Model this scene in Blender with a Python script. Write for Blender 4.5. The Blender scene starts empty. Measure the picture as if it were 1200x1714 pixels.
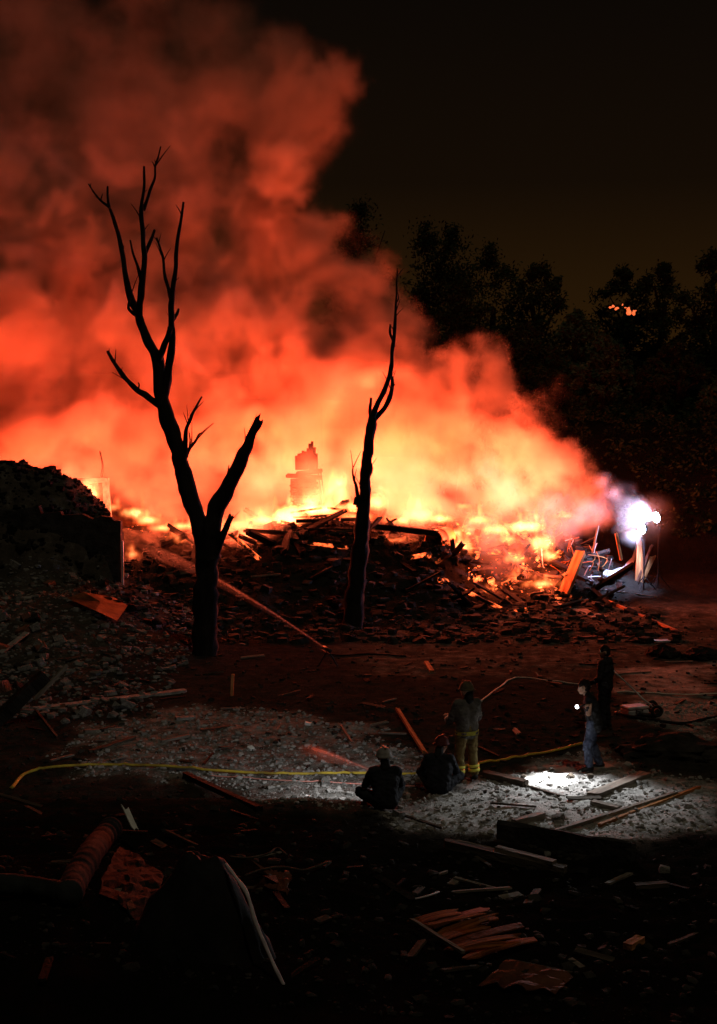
import bpy, bmesh, math, random
from mathutils import Vector, Matrix, noise as mnoise
rnd = random.Random(7)
sc = bpy.context.scene
COL = sc.collection

# ------------------------------------------------------------------ camera
CAM_H = 6.4
PITCH = math.radians(3.8)
cam = bpy.data.objects.new('camera', bpy.data.cameras.new('camera'))
COL.objects.link(cam)
sc.camera = cam
cam.data.lens = 50
cam.data.sensor_fit = 'VERTICAL'
cam.data.sensor_height = 36
cam.data.clip_end = 3000
cam.location = (0, 0, CAM_H)
cam.rotation_euler = (math.pi / 2 - PITCH, 0, 0)

# ------------------------------------------------------------------ night sky, added moon fill, exposure
w = bpy.data.worlds.new('World')
sc.world = w
w.use_nodes = True
nt = w.node_tree
bg = nt.nodes['Background']
tc = nt.nodes.new('ShaderNodeTexCoord')
sx = nt.nodes.new('ShaderNodeSeparateXYZ')
rp = nt.nodes.new('ShaderNodeValToRGB')
nt.links.new(tc.outputs['Generated'], sx.inputs[0])
nt.links.new(sx.outputs['Z'], rp.inputs[0])
nt.links.new(rp.outputs[0], bg.inputs[0])
el = rp.color_ramp.elements
el[0].position = 0.0
el[0].color = (.027, .0112, .0020, 1)
el[1].position = 1.0
el[1].color = (.0016, .0011, .0009, 1)
for p, c in ((.09, (.0165, .0074, .0017, 1)), (.16, (.0066, .0034, .0013, 1)), (.30, (.0028, .0019, .0012, 1))):
    e = el.new(p)
    e.color = c
bg.inputs[1].default_value = 1.0

sun = bpy.data.lights.new('added_moon', 'SUN')  # added dim sun lamp, fills ground and smoke like town glow
sun.energy = .24
sun.color = (1.0, .86, .58)
sun.angle = math.radians(.5)
suno = bpy.data.objects.new('added_moon', sun)
COL.objects.link(suno)
suno.rotation_euler = (math.radians(24), math.radians(12), 0)

vs = sc.view_settings
vs.view_transform = 'Standard'
vs.look = 'None'
vs.exposure = 0
vs.gamma = 1
vs.use_curve_mapping = False
sc.cycles.volume_bounces = 2
sc.cycles.max_bounces = 6
sc.cycles.diffuse_bounces = 2
sc.cycles.glossy_bounces = 2
sc.cycles.use_adaptive_sampling = True
sc.cycles.sample_clamp_indirect = 6

# ------------------------------------------------------------------ helpers
F = 50 / 36 * 1714
RC = Matrix.Rotation(math.pi / 2 - PITCH, 3, 'X')
CAMP = Vector((0, 0, CAM_H))


def ray(px, py):
    d = RC @ Vector(((px - 600) / F, (857 - py) / F, -1))
    return d / d.y


def P(px, py, D):
    return CAMP + ray(px, py) * D


def sm(a, b, v):
    t = max(0.0, min(1.0, (v - a) / (b - a)))
    return t * t * (3 - 2 * t)


def lerp_table(tab, v):
    if v <= tab[0][0]:
        return tab[0][1]
    for (a, fa), (b, fb) in zip(tab, tab[1:]):
        if v <= b:
            t = (v - a) / (b - a)
            return fa + (fb - fa) * t
    return tab[-1][1]


RIDGE = [(-26, 3.6), (-14, 3.4), (-8.8, 2.3), (-6.8, 1.95), (-4.6, 1.9), (-2.7, 2.55), (-.9, 2.75), (.6, 2.35), (1.8, 2.2), (3.0, 2.35),
         (5.0, 2.15), (6.8, 2.15), (8.1, 1.75), (9.1, 1.2), (10.4, .6), (12, .2), (40, 0)]
FOOT = [(-40, 40), (-6, 41), (2.6, 43), (4.2, 48), (9, 49), (20, 50)]
LEFT_TOP = [(-60, 5.2), (-16, 5.0), (-11.6, 4.95), (-10.6, 4.65), (-9.6, 4.3), (-8.9, 3.7), (-8.5, 3.35), (-7.9, 3.2), (-7.6, 3.1)]


def base_h(x, y):
    h = 0.0
    # the burning heap
    if 38 < y < 75:
        r = lerp_table(RIDGE, x)
        h += r * sm(lerp_table(FOOT, x), 53, y) * (1 - sm(60, 70, y))
    # the tall earth bank on the left, cut off by the broken wall
    if x < -7.2 and y > 34:
        t = lerp_table(LEFT_TOP, x)
        k = sm(-7.6 * y / 45 - .05, -7.6 * y / 45 - .4, x) if y > 44.9 else sm(-7.2, -9.5, x) * .9
        h = max(h, t * k * (sm(41, 46.5, y) * .75 + sm(45.2, 47, y) * .25) * (1 - .42 * sm(47.5, 50.5, y)) * (1 - sm(56, 70, y)))
    # rubble slope in front of it
    if x < -3.5:
        h = max(h, 1.25 * sm(-3.5, -8.5, x) * sm(33, 42, y) * (1 - sm(55, 70, y)))
    # embankment behind on the right and the rising land beyond
    h += 6.3 * sm(6, 11, x - (y - 60) * .05) * sm(57, 73, y)
    h += 5.5 * sm(74, 125, y) + 6 * sm(120, 260, y)
    # foreground
    h += .55 * sm(21, 16, y) * sm(-.5, -3.5, x) + .22 * sm(23.6, 22.6, y) * sm(1.6, -1.0, x)
    return h


def rough(x, y):
    if x < -7.5 and y > 44.5:
        return .26 * mnoise.noise(Vector((x * .8, y * .5, 2))) + .16 * mnoise.noise(Vector((x * 2.2, y * 1.6, 5)))
    a = .05
    if 34 < y < 72:
        a = .05 + .34 * sm(40, 47, y) * (1 - sm(9, 12, x)) + .12 * sm(-4, -7, x)
    if y < 23:
        a = max(a, .15 * sm(23.5, 20, y))
    v = Vector((x * .75, y * .75, 3.1))
    n = mnoise.noise(v) * .55 + mnoise.noise(v * 2.3) * .33 + mnoise.noise(v * 5.1) * .2
    q = Vector((x * 4.1, y * 4.1, 1.7))
    return n * a + .030 * mnoise.noise(q) + (.030 * mnoise.noise(q * 2.3) + .014 * mnoise.noise(q * 4.7) if y < 30 else 0)


def h(x, y):
    return base_h(x, y) + rough(x, y)


def G(px, py, lift=0.0):
    """where the line of sight through this spot meets the terrain"""
    r = ray(px, py)
    D = 12.0
    while D < 260:
        p = CAMP + r * D
        if p.z < h(p.x, p.y) + lift:
            lo, hi = D - .25, D
            for _ in range(12):
                m = (lo + hi) / 2
                p = CAMP + r * m
                if p.z < h(p.x, p.y) + lift:
                    hi = m
                else:
                    lo = m
            return CAMP + r * hi
        D += .25
    return CAMP + r * 60


def link(o):
    COL.objects.link(o)
    return o


def obj(name, me, mats=None, parent=None, smooth=False):
    if isinstance(me, bmesh.types.BMesh):
        b = me
        me = bpy.data.meshes.new(name)
        b.to_mesh(me)
        b.free()
    o = bpy.data.objects.new(name, me)
    if mats is not None and not me.materials:
        for m in (mats if isinstance(mats, (list, tuple)) else [mats]):
            me.materials.append(m)
    if smooth:
        me.polygons.foreach_set('use_smooth', [True] * len(me.polygons))
    link(o)
    if parent is not None:
        o.parent = parent
    return o


def tag(o, label=None, cat=None, group=None, kind=None):
    for k, v in (('label', label), ('category', cat), ('group', group), ('kind', kind)):
        if v:
            o[k] = v
    return o


def thing(name, label, cat, loc=(0, 0, 0), rz=0.0, group=None):
    o = link(bpy.data.objects.new(name, None))
    o.location = loc
    o.rotation_euler = (0, 0, rz)
    o.empty_display_size = .2
    return tag(o, label, cat, group)


def copy_tree(src, label=None):
    c = src.copy()
    link(c)
    if label:
        c['label'] = label
    for ch in list(src.children):
        d = ch.copy()
        link(d)
        d.parent = c
        for g in list(ch.children):
            e = g.copy()
            link(e)
            e.parent = d
    return c


# ------------------------------------------------------------------ materials
def mat(name, c1, c2=None, scale=4.0, rough_=.85, bump=.0, bscale=12.0, metal=0.0, detail=5.0, stretch=None, spec=.03, lo=.35, hi=.65):
    m = bpy.data.materials.new(name)
    m.use_nodes = True
    t = m.node_tree
    b = t.nodes['Principled BSDF']
    b.inputs['Roughness'].default_value = rough_
    b.inputs['Metallic'].default_value = metal
    b.inputs['Specular IOR Level'].default_value = spec
    tc = t.nodes.new('ShaderNodeTexCoord')
    mp = t.nodes.new('ShaderNodeMapping')
    t.links.new(tc.outputs['Object'], mp.inputs[0])
    if stretch:
        mp.inputs['Scale'].default_value = stretch
    n = t.nodes.new('ShaderNodeTexNoise')
    n.inputs['Scale'].default_value = scale
    n.inputs['Detail'].default_value = detail
    n.inputs['Roughness'].default_value = .62
    t.links.new(mp.outputs[0], n.inputs['Vector'])
    r = t.nodes.new('ShaderNodeValToRGB')
    t.links.new(n.outputs[0], r.inputs[0])
    r.color_ramp.elements[0].position = lo
    r.color_ramp.elements[1].position = hi
    r.color_ramp.elements[0].color = (*c1, 1)
    r.color_ramp.elements[1].color = (*(c2 or c1), 1)
    t.links.new(r.outputs[0], b.inputs['Base Color'])
    if bump:
        n2 = t.nodes.new('ShaderNodeTexNoise')
        n2.inputs['Scale'].default_value = bscale
        n2.inputs['Detail'].default_value = 5
        t.links.new(mp.outputs[0], n2.inputs['Vector'])
        bp = t.nodes.new('ShaderNodeBump')
        bp.inputs['Strength'].default_value = bump
        bp.inputs['Distance'].default_value = .05
        t.links.new(n2.outputs[0], bp.inputs['Height'])
        t.links.new(bp.outputs[0], b.inputs['Normal'])
    return m


def emit_mat(name, col, s):
    m = bpy.data.materials.new(name)
    m.use_nodes = True
    b = m.node_tree.nodes['Principled BSDF']
    b.inputs['Base Color'].default_value = (.5, .5, .5, 1)
    b.inputs['Emission Color'].default_value = (*col, 1)
    b.inputs['Emission Strength'].default_value = s
    return m


def ember_mat(name, strength=4.0, lo=.52, hi=.66, scale=3.0):
    """charred wood whose glowing parts really give off light"""
    m = mat(name, (.012, .010, .009), (.04, .035, .03), 5, .9, .6, 14)
    t = m.node_tree
    b = t.nodes['Principled BSDF']
    tc = t.nodes['Texture Coordinate']
    oi = t.nodes.new('ShaderNodeObjectInfo')
    va = t.nodes.new('ShaderNodeVectorMath')
    t.links.new(tc.outputs['Object'], va.inputs[0])
    sc_ = t.nodes.new('ShaderNodeVectorMath')
    sc_.operation = 'SCALE'
    cx = t.nodes.new('ShaderNodeCombineXYZ')
    t.links.new(oi.outputs['Random'], cx.inputs[0])
    t.links.new(oi.outputs['Random'], cx.inputs[1])
    t.links.new(cx.outputs[0], sc_.inputs[0])
    sc_.inputs['Scale'].default_value = 57
    t.links.new(sc_.outputs[0], va.inputs[1])
    n = t.nodes.new('ShaderNodeTexNoise')
    n.inputs['Scale'].default_value = scale
    n.inputs['Detail'].default_value = 6
    n.inputs['Roughness'].default_value = .68
    t.links.new(va.outputs[0], n.inputs['Vector'])
    mr = t.nodes.new('ShaderNodeMapRange')
    mr.inputs['From Min'].default_value = lo
    mr.inputs['From Max'].default_value = hi
    mr.inputs['To Max'].default_value = strength
    t.links.new(n.outputs[0], mr.inputs['Value'])
    b.inputs['Emission Color'].default_value = (1, .13, .03, 1)
    t.links.new(mr.outputs[0], b.inputs['Emission Strength'])
    return m


M = {}
M['char'] = mat('charred_wood', (.008, .007, .006), (.026, .022, .019), 4, .9, .8, 18, stretch=(1, 1, .25))
M['bark'] = mat('burnt_bark', (.006, .005, .0045), (.018, .015, .013), 3, .95, 1.0, 9, stretch=(1, 1, .3), spec=.1)
M['wood'] = mat('weathered_wood', (.10, .085, .07), (.22, .19, .16), 6, .85, .5, 25, stretch=(.25, 1, 1))
M['wood_dark'] = mat('dark_wood', (.035, .028, .022), (.085, .068, .052), 6, .88, .5, 25, stretch=(.25, 1, 1))
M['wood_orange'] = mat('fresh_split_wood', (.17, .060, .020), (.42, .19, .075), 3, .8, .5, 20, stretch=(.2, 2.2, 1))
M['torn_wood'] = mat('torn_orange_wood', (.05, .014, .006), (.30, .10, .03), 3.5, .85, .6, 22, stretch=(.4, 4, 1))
M['brown_board'] = mat('red_brown_board', (.06, .022, .014), (.13, .05, .03), 4, .7, .3, 15)
M['concrete'] = mat('broken_concrete', (.13, .125, .115), (.30, .29, .27), 5, .95, .7, 16)
M['concrete_dark'] = mat('sooty_concrete', (.014, .013, .012), (.045, .042, .039), 3, .95, .7, 12)
M['brick'] = mat('sooty_brick', (.10, .045, .03), (.2, .10, .07), 3, .95, .6, 14)
M['brick_char'] = mat('blackened_brick', (.015, .010, .008), (.07, .035, .025), 1.5, .95, .6, 14)
M['mortar'] = mat('sooty_mortar', (.02, .018, .016), (.045, .04, .036), 8, .95, .4, 20)
M['clod'] = mat('dusty_clods', (.15, .143, .133), (.34, .325, .305), 2, .95, .5, 9, spec=0)
M['stone'] = mat('grey_stone', (.07, .068, .062), (.21, .20, .185), 3, .95, .5, 9)
M['rubble'] = mat('sooty_rubble', (.010, .009, .008), (.042, .036, .03), 2, .95, .6, 9)
M['metal'] = mat('pale_sheet_metal', (.35, .36, .38), (.55, .56, .58), 3, .45, .3, 8, metal=.3)
M['rust_lit'] = mat('rusty_and_firelit_metal', (.14, .05, .02), (.34, .15, .05), 2.5, .6, .3, 9, metal=.2)  # also carries the firelight put into the left slope sheet
M['steel'] = mat('dark_steel', (.03, .03, .03), (.07, .065, .06), 4, .5, .2, 12, metal=.6)
M['aluminium'] = mat('dull_aluminium', (.4, .4, .41), (.55, .55, .56), 6, .5, .1, 9, metal=.5)
M['white'] = mat('white_paint', (.55, .55, .53), (.78, .78, .76), 5, .6, .1, 12)
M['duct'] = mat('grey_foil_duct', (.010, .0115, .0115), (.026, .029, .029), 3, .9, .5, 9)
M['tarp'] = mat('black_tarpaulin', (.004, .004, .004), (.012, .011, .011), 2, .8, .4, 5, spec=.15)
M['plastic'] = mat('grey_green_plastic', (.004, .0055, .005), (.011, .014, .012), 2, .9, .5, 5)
M['yellow_hose'] = mat('yellow_hose', (.20, .14, .03), (.62, .46, .06), 2.2, .6, .15, 30)
M['red_hose'] = mat('faded_red_hose', (.42, .17, .14), (.55, .26, .22), 6, .6, .15, 30)
M['white_hose'] = mat('canvas_hose', (.42, .38, .33), (.62, .58, .52), 6, .7, .2, 30)
M['black_hose'] = mat('black_rubber_hose', (.01, .01, .01), (.025, .025, .025), 6, .6, .1, 30)
M['cable'] = mat('pale_cable', (.4, .36, .40), (.6, .55, .58), 6, .5)
M['skin'] = mat('skin', (.36, .20, .14), (.46, .27, .19), 9, .55, .1, 30)
M['hair'] = mat('dark_hair', (.012, .009, .007), (.03, .022, .018), 20, .6, .5, 40)
M['jacket_grey'] = mat('grey_turnout_coat', (.06, .057, .052), (.11, .104, .095), 5, .85, .5, 14)
M['bunker'] = mat('tan_turnout_trousers', (.12, .092, .038), (.20, .16, .07), 5, .85, .5, 14)
M['dark_coat'] = mat('dark_navy_coat', (.008, .009, .012), (.022, .023, .028), 5, .85, .5, 14, spec=.1)
M['jeans'] = mat('blue_denim', (.035, .044, .075), (.08, .096, .14), 8, .85, .5, 25)
M['black_shirt'] = mat('black_shirt', (.010, .010, .011), (.025, .024, .025), 6, .85, .5, 16, spec=.1)
M['reflective'] = mat('lime_reflective_tape', (.60, .56, .08), (.75, .70, .14), 10, .4, .1, 30)
M['silver_tape'] = mat('silver_reflective_tape', (.5, .5, .48), (.6, .6, .58), 10, .4)
M['boot'] = mat('black_rubber', (.012, .012, .012), (.03, .03, .028), 6, .6, .2, 20)
M['helmet_grey'] = mat('scuffed_grey_helmet', (.16, .155, .15), (.30, .29, .28), 6, .45, .1, 20)
M['helmet_dark'] = mat('dark_red_helmet', (.05, .012, .012), (.09, .025, .022), 6, .5, .1, 20)
M['helmet_olive'] = mat('olive_brown_helmet', (.07, .055, .035), (.12, .095, .06), 6, .5, .1, 20)
M['leaf'] = mat('night_foliage', (.010, .016, .007), (.028, .040, .018), 1.2, .95, 0, spec=0)
M['leaf_pale'] = mat('pale_foliage', (.020, .040, .022), (.045, .08, .045), 1.2, .95, 0, spec=0)
M['trunk'] = mat('tree_bark', (.010, .008, .006), (.02, .017, .014), 4, .95, .6, 9)
M['ember'] = ember_mat('glowing_embers', 4.0, .52, .66, 2.2)
M['ember_hot'] = ember_mat('hot_embers', 9.0, .48, .66, 2.4)
M['ember_faint'] = ember_mat('faint_embers', 1.1, .56, .70, 3.0)
M['lamp_glass'] = emit_mat('lit_floodlight_glass', (.60, .72, 1.0), 60)
M['torch_glass'] = emit_mat('lit_torch_glass', (.86, .92, 1.0), 12)


# ------------------------------------------------------------------ mesh builders
def tube_bm(pts, radii, sides=10, rough_=0.0, seed=0, cap=True, bm=None, flat=1.0):
    bm = bm or bmesh.new()
    n = len(pts)
    rings = []
    up = Vector((0, 0, 1))
    prev = None
    for i, p in enumerate(pts):
        a = pts[max(0, i - 1)]
        b = pts[min(n - 1, i + 1)]
        t = (b - a)
        if t.length < 1e-9:
            t = Vector((0, 0, 1))
        t.normalize()
        if prev is None:
            u = t.orthogonal().normalized() if abs(t.dot(up)) > .95 else t.cross(up).normalized()
        else:
            u = (prev - t * prev.dot(t))
            u = u.normalized() if u.length > 1e-6 else t.orthogonal().normalized()
        prev = u
        v = t.cross(u)
        ring = []
        for k in range(sides):
            an = 2 * math.pi * k / sides
            r = radii[i]
            if rough_:
                r *= 1 + rough_ * mnoise.noise(Vector((p.x * 3.2 + seed + math.cos(an) * 1.1, p.y * 3.2 + math.sin(an) * 1.1, p.z * 3.2)))
            ring.append(bm.verts.new(p + u * math.cos(an) * r + v * math.sin(an) * r * flat))
        rings.append(ring)
    for a, b in zip(rings, rings[1:]):
        for k in range(sides):
            bm.faces.new((a[k], a[(k + 1) % sides], b[(k + 1) % sides], b[k]))
    if cap:
        bm.faces.new(list(reversed(rings[0])))
        bm.faces.new(rings[-1])
    return bm


def catmull(pts, n=4):
    out = []
    P_ = [pts[0]] + list(pts) + [pts[-1]]
    for i in range(1, len(P_) - 2):
        a, b, c, d = P_[i - 1], P_[i], P_[i + 1], P_[i + 2]
        for k in range(n):
            t = k / n
            out.append(.5 * ((2 * b) + (c - a) * t + (2 * a - 5 * b + 4 * c - d) * t * t + (3 * b - a - 3 * c + d) * t ** 3))
    out.append(pts[-1])
    return out


def box_bm(sx, sy, sz, bm=None, loc=(0, 0, 0), rot=None, bev=0.0):
    own = bm is None
    bm = bm or bmesh.new()
    r = bmesh.ops.create_cube(bm, size=1)
    m = Matrix.Translation(loc) @ (rot.to_4x4() if rot is not None else Matrix.Identity(4)) @ Matrix.Diagonal((sx, sy, sz, 1))
    bmesh.ops.transform(bm, matrix=m, verts=r['verts'])
    if bev and own:
        bmesh.ops.bevel(bm, geom=list(bm.edges), offset=bev, segments=1, affect='EDGES')
    return bm


def plank_mesh(name, L, W, T, seed, m, splinter=.12, bend=.0):
    """a broken board: wavy along its length and torn at both ends; lies along X, centred"""
    r = random.Random(seed)
    bm = bmesh.new()
    n, c = 7, 4
    grid = []
    for i in range(n):
        x = (i / (n - 1) - .5) * L
        row = []
        for j in range(c):
            y = (j / (c - 1) - .5) * W
            xx = x
            if i in (0, n - 1):
                xx += r.uniform(-1, .4) * splinter * L * (1 if i else -1) * .6
            z = bend * math.sin(i / (n - 1) * math.pi) + r.uniform(-.06, .06) * T
            row.append((xx, y + r.uniform(-.02, .02) * W, z))
        grid.append(row)
    top = [[bm.verts.new((x, y, z + T / 2)) for x, y, z in row] for row in grid]
    bot = [[bm.verts.new((x, y, z - T / 2)) for x, y, z in row] for row in grid]
    for i in range(n - 1):
        for j in range(c - 1):
            bm.faces.new((top[i][j], top[i + 1][j], top[i + 1][j + 1], top[i][j + 1]))
            bm.faces.new((bot[i][j], bot[i][j + 1], bot[i + 1][j + 1], bot[i + 1][j]))
        bm.faces.new((top[i][0], bot[i][0], bot[i + 1][0], top[i + 1][0]))
        bm.faces.new((top[i][-1], top[i + 1][-1], bot[i + 1][-1], bot[i][-1]))
    for j in range(c - 1):
        bm.faces.new((top[0][j], top[0][j + 1], bot[0][j + 1], bot[0][j]))
        bm.faces.new((top[-1][j], bot[-1][j], bot[-1][j + 1], top[-1][j + 1]))
    me = bpy.data.meshes.new(name)
    bm.to_mesh(me)
    bm.free()
    me.materials.append(m)
    return me


def rock_mesh(name, seed, m, boxy=.5, sub=1):
    r = random.Random(seed)
    bm = bmesh.new()
    if boxy > r.random():
        bmesh.ops.create_cube(bm, size=1.5)
        bmesh.ops.bevel(bm, geom=list(bm.edges), offset=.16, segments=1, affect='EDGES')
        for v in bm.verts:
            v.co += Vector((r.uniform(-.16, .16), r.uniform(-.16, .16), r.uniform(-.16, .16)))
    else:
        bmesh.ops.create_icosphere(bm, subdivisions=sub, radius=1)
        for v in bm.verts:
            v.co *= r.uniform(.65, 1.15)
    me = bpy.data.meshes.new(name)
    bm.to_mesh(me)
    bm.free()
    me.materials.append(m)
    return me


def axes(d, up=Vector((0, 0, 1)), roll=0.0):
    """rotation whose X runs along d"""
    x = d.normalized()
    y = up.cross(x)
    if y.length < 1e-4:
        y = x.orthogonal()
    y.normalize()
    z = x.cross(y)
    return Matrix((x, y, z)).transposed() @ Matrix.Rotation(roll, 3, 'X')


def lay(name, a, b, W, T, m, label, cat, group=None, roll=0.0, seed=None, lift=None, bend=0.0, splinter=.06, name_mesh=None):
    """a board lying from world point a to world point b"""
    seed = rnd.randint(0, 9999) if seed is None else seed
    me = plank_mesh(name, (b - a).length, W, T, seed, m, splinter, bend)
    o = obj(name, me)
    o.location = (a + b) / 2 + Vector((0, 0, T * .5 if lift is None else lift))
    o.rotation_euler = axes(b - a, roll=roll).to_euler()
    return tag(o, label, cat, group)


# ------------------------------------------------------------------ ground
def inside(poly, x, y):
    c = False
    j = len(poly) - 1
    for i in range(len(poly)):
        xi, yi = poly[i]
        xj, yj = poly[j]
        if (yi > y) != (yj > y) and x < (xj - xi) * (y - yi) / (yj - yi) + xi:
            c = not c
        j = i
    return c


def edge_dist(poly, x, y):
    best = 1e9
    for i in range(len(poly)):
        ax, ay = poly[i - 1]
        bx, by = poly[i]
        dx, dy = bx - ax, by - ay
        t = max(0, min(1, ((x - ax) * dx + (y - ay) * dy) / (dx * dx + dy * dy + 1e-9)))
        best = min(best, math.hypot(x - ax - t * dx, y - ay - t * dy))
    return best


DUST_AND_LIGHT = []  # pale gravel and dust, with lit patches painted in as paler ground
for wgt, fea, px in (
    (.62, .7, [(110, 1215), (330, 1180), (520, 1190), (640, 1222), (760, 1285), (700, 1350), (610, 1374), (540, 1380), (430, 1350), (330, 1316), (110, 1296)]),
    (1.0, .5, [(760, 1312), (880, 1282), (985, 1256), (1070, 1290), (1210, 1310), (1210, 1380), (1000, 1425), (830, 1398), (700, 1392), (620, 1372)]),  # torch lit slab, light put into the pale tone
    (.75, .7, [(1020, 1120), (1210, 1105), (1210, 1250), (1100, 1222), (1030, 1195)]),  # gravel made pale in place of light from the right
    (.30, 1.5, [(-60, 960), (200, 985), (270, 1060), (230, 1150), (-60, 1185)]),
    (.36, 1.5, [(560, 1060), (900, 1015), (1230, 1005), (1230, 1115), (1000, 1140), (760, 1150), (560, 1130)]),  # fire lit field, its light painted as paler soil
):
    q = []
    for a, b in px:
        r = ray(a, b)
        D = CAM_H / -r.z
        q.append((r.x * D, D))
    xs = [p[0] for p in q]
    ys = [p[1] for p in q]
    DUST_AND_LIGHT.append((wgt, fea, q, (min(xs) - 2, max(xs) + 2, min(ys) - 2, max(ys) + 2)))


def dust(x, y):  # dust amount that also carries painted light and shade
    d = .02 + .15 * sm(20.5, 24.5, y) * sm(60, 40, y) * (1 - .35 * sm(33, 40, y))  # middle ground paler and foreground darker, following the light
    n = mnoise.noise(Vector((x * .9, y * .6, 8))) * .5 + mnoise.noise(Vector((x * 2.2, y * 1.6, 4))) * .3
    for wgt, fea, q, bb in DUST_AND_LIGHT:
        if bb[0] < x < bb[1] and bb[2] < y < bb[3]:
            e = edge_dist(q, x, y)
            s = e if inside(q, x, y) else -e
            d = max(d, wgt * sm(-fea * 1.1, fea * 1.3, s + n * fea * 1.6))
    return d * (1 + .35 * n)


def build_ground():
    ys, y = [], 4.0
    while y < 72:
        ys.append(y)
        y += .075 if 16 < y < 29 else (.14 if y < 58 else .5)
    while y < 900:
        ys.append(y)
        y *= 1.05
    NC = 230
    verts, dv = [], []
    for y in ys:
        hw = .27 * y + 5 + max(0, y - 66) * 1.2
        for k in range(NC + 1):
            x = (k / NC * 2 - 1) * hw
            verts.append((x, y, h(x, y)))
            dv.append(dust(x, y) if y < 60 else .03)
    faces = []
    for j in range(len(ys) - 1):
        for k in range(NC):
            a = j * (NC + 1) + k
            faces.append((a, a + 1, a + NC + 2, a + NC + 1))
    me = bpy.data.meshes.new('ground')
    me.from_pydata(verts, [], faces)
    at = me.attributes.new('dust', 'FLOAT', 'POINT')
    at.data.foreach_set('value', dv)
    m = bpy.data.materials.new('burnt_dusty_and_lit_soil')  # soil colour with dust and painted light together
    m.use_nodes = True
    t = m.node_tree
    b = t.nodes['Principled BSDF']
    b.inputs['Roughness'].default_value = .95
    b.inputs['Specular IOR Level'].default_value = 0.0
    a = t.nodes.new('ShaderNodeAttribute')
    a.attribute_name = 'dust'
    tc = t.nodes.new('ShaderNodeTexCoord')
    n = t.nodes.new('ShaderNodeTexNoise')
    n.inputs['Scale'].default_value = 2.6
    n.inputs['Detail'].default_value = 9
    n.inputs['Roughness'].default_value = .7
    t.links.new(tc.outputs['Object'], n.inputs['Vector'])
    # dust and light tone * (0.4 .. 1.6) by noise
    mr = t.nodes.new('ShaderNodeMapRange')
    mr.inputs['From Min'].default_value = .3
    mr.inputs['From Max'].default_value = .7
    mr.inputs['To Min'].default_value = .35
    mr.inputs['To Max'].default_value = 1.35
    t.links.new(n.outputs[0], mr.inputs['Value'])
    mu = t.nodes.new('ShaderNodeMath')
    mu.operation = 'MULTIPLY'
    t.links.new(a.outputs['Fac'], mu.inputs[0])
    t.links.new(mr.outputs[0], mu.inputs[1])
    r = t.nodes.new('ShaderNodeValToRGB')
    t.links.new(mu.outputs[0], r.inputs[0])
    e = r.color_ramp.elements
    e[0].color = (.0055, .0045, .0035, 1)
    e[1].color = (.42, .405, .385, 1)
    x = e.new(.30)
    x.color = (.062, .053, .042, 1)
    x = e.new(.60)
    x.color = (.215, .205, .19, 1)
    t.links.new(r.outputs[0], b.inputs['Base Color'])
    n2 = t.nodes.new('ShaderNodeTexNoise')
    n2.inputs['Scale'].default_value = 11
    n2.inputs['Detail'].default_value = 8
    n2.inputs['Roughness'].default_value = .7
    t.links.new(tc.outputs['Object'], n2.inputs['Vector'])
    bp = t.nodes.new('ShaderNodeBump')
    bp.inputs['Strength'].default_value = .9
    bp.inputs['Distance'].default_value = .09
    t.links.new(n2.outputs[0], bp.inputs['Height'])
    t.links.new(bp.outputs[0], b.inputs['Normal'])
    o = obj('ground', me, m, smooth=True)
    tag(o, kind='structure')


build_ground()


# ------------------------------------------------------------------ loose stones, too many to count
def scatter(name, n, pick, size, m, seed, boxy=.4, flat=.7):
    r = random.Random(seed)
    protos = []
    for k in range(10):
        me = rock_mesh('stone_shape', seed * 31 + k, m, boxy)
        protos.append(([v.co.copy() for v in me.vertices], [tuple(p.vertices) for p in me.polygons]))
        bpy.data.meshes.remove(me)
    V, Fc = [], []
    for _ in range(n):
        x, y = pick(r)
        s = size(r)
        vs_, fs = protos[r.randrange(10)]
        rot = Matrix.Rotation(r.uniform(0, 6.28), 3, 'Z') @ Matrix.Rotation(r.uniform(-.5, .5), 3, 'X')
        c = Vector((x, y, h(x, y) + s * .15))
        sx, sy, sz = s * r.uniform(.6, 1.4), s * r.uniform(.6, 1.2), s * flat * r.uniform(.5, 1.1)
        b = len(V)
        V.extend(c + rot @ Vector((v.x * sx, v.y * sy, v.z * sz)) for v in vs_)
        Fc.extend(tuple(i + b for i in f) for f in fs)
    me = bpy.data.meshes.new(name)
    me.from_pydata(V, [], Fc)
    return tag(obj(name, me, m), kind='stuff')


def pick_near(r):
    y = 14.6 + 17 * r.random() ** 1.2
    return r.uniform(-.27, .27) * y, y


def pick_pale(r):
    while True:
        x, y = pick_near(r)
        if dust(x, y) > .32:
            return x, y


def pick_dark(r):
    while True:
        x, y = pick_near(r)
        if dust(x, y) < .30 or r.random() < .06:
            return x, y


scatter('gravel', 9000, pick_pale, lambda r: .010 + .055 * r.random() ** 4, M['clod'], 3, .15, .8)
scatter('bank_rubble', 1800, lambda r: (r.uniform(-15, -7.6), r.uniform(44.5, 49)), lambda r: .03 + .14 * r.random() ** 3, M['char'], 12, .5)
scatter('dark_rubble', 3600, pick_dark, lambda r: .012 + .08 * r.random() ** 5, M['rubble'], 4)
scatter('heap_rubble', 4200, lambda r: (r.uniform(-7.4, 9.5), r.uniform(40, 56)), lambda r: .04 + .20 * r.random() ** 3, M['rubble'], 5, .6)
scatter('far_rubble', 3000, lambda r: (r.uniform(-9, 11), r.uniform(27, 46)), lambda r: .012 + .07 * r.random() ** 4, M['rubble'], 6, .6)
scatter('left_slope_rubble', 2200, lambda r: (r.uniform(-11, -4.5), r.uniform(30, 44.5)), lambda r: .03 + .10 * r.random() ** 3, M['stone'], 8, .7)
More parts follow.
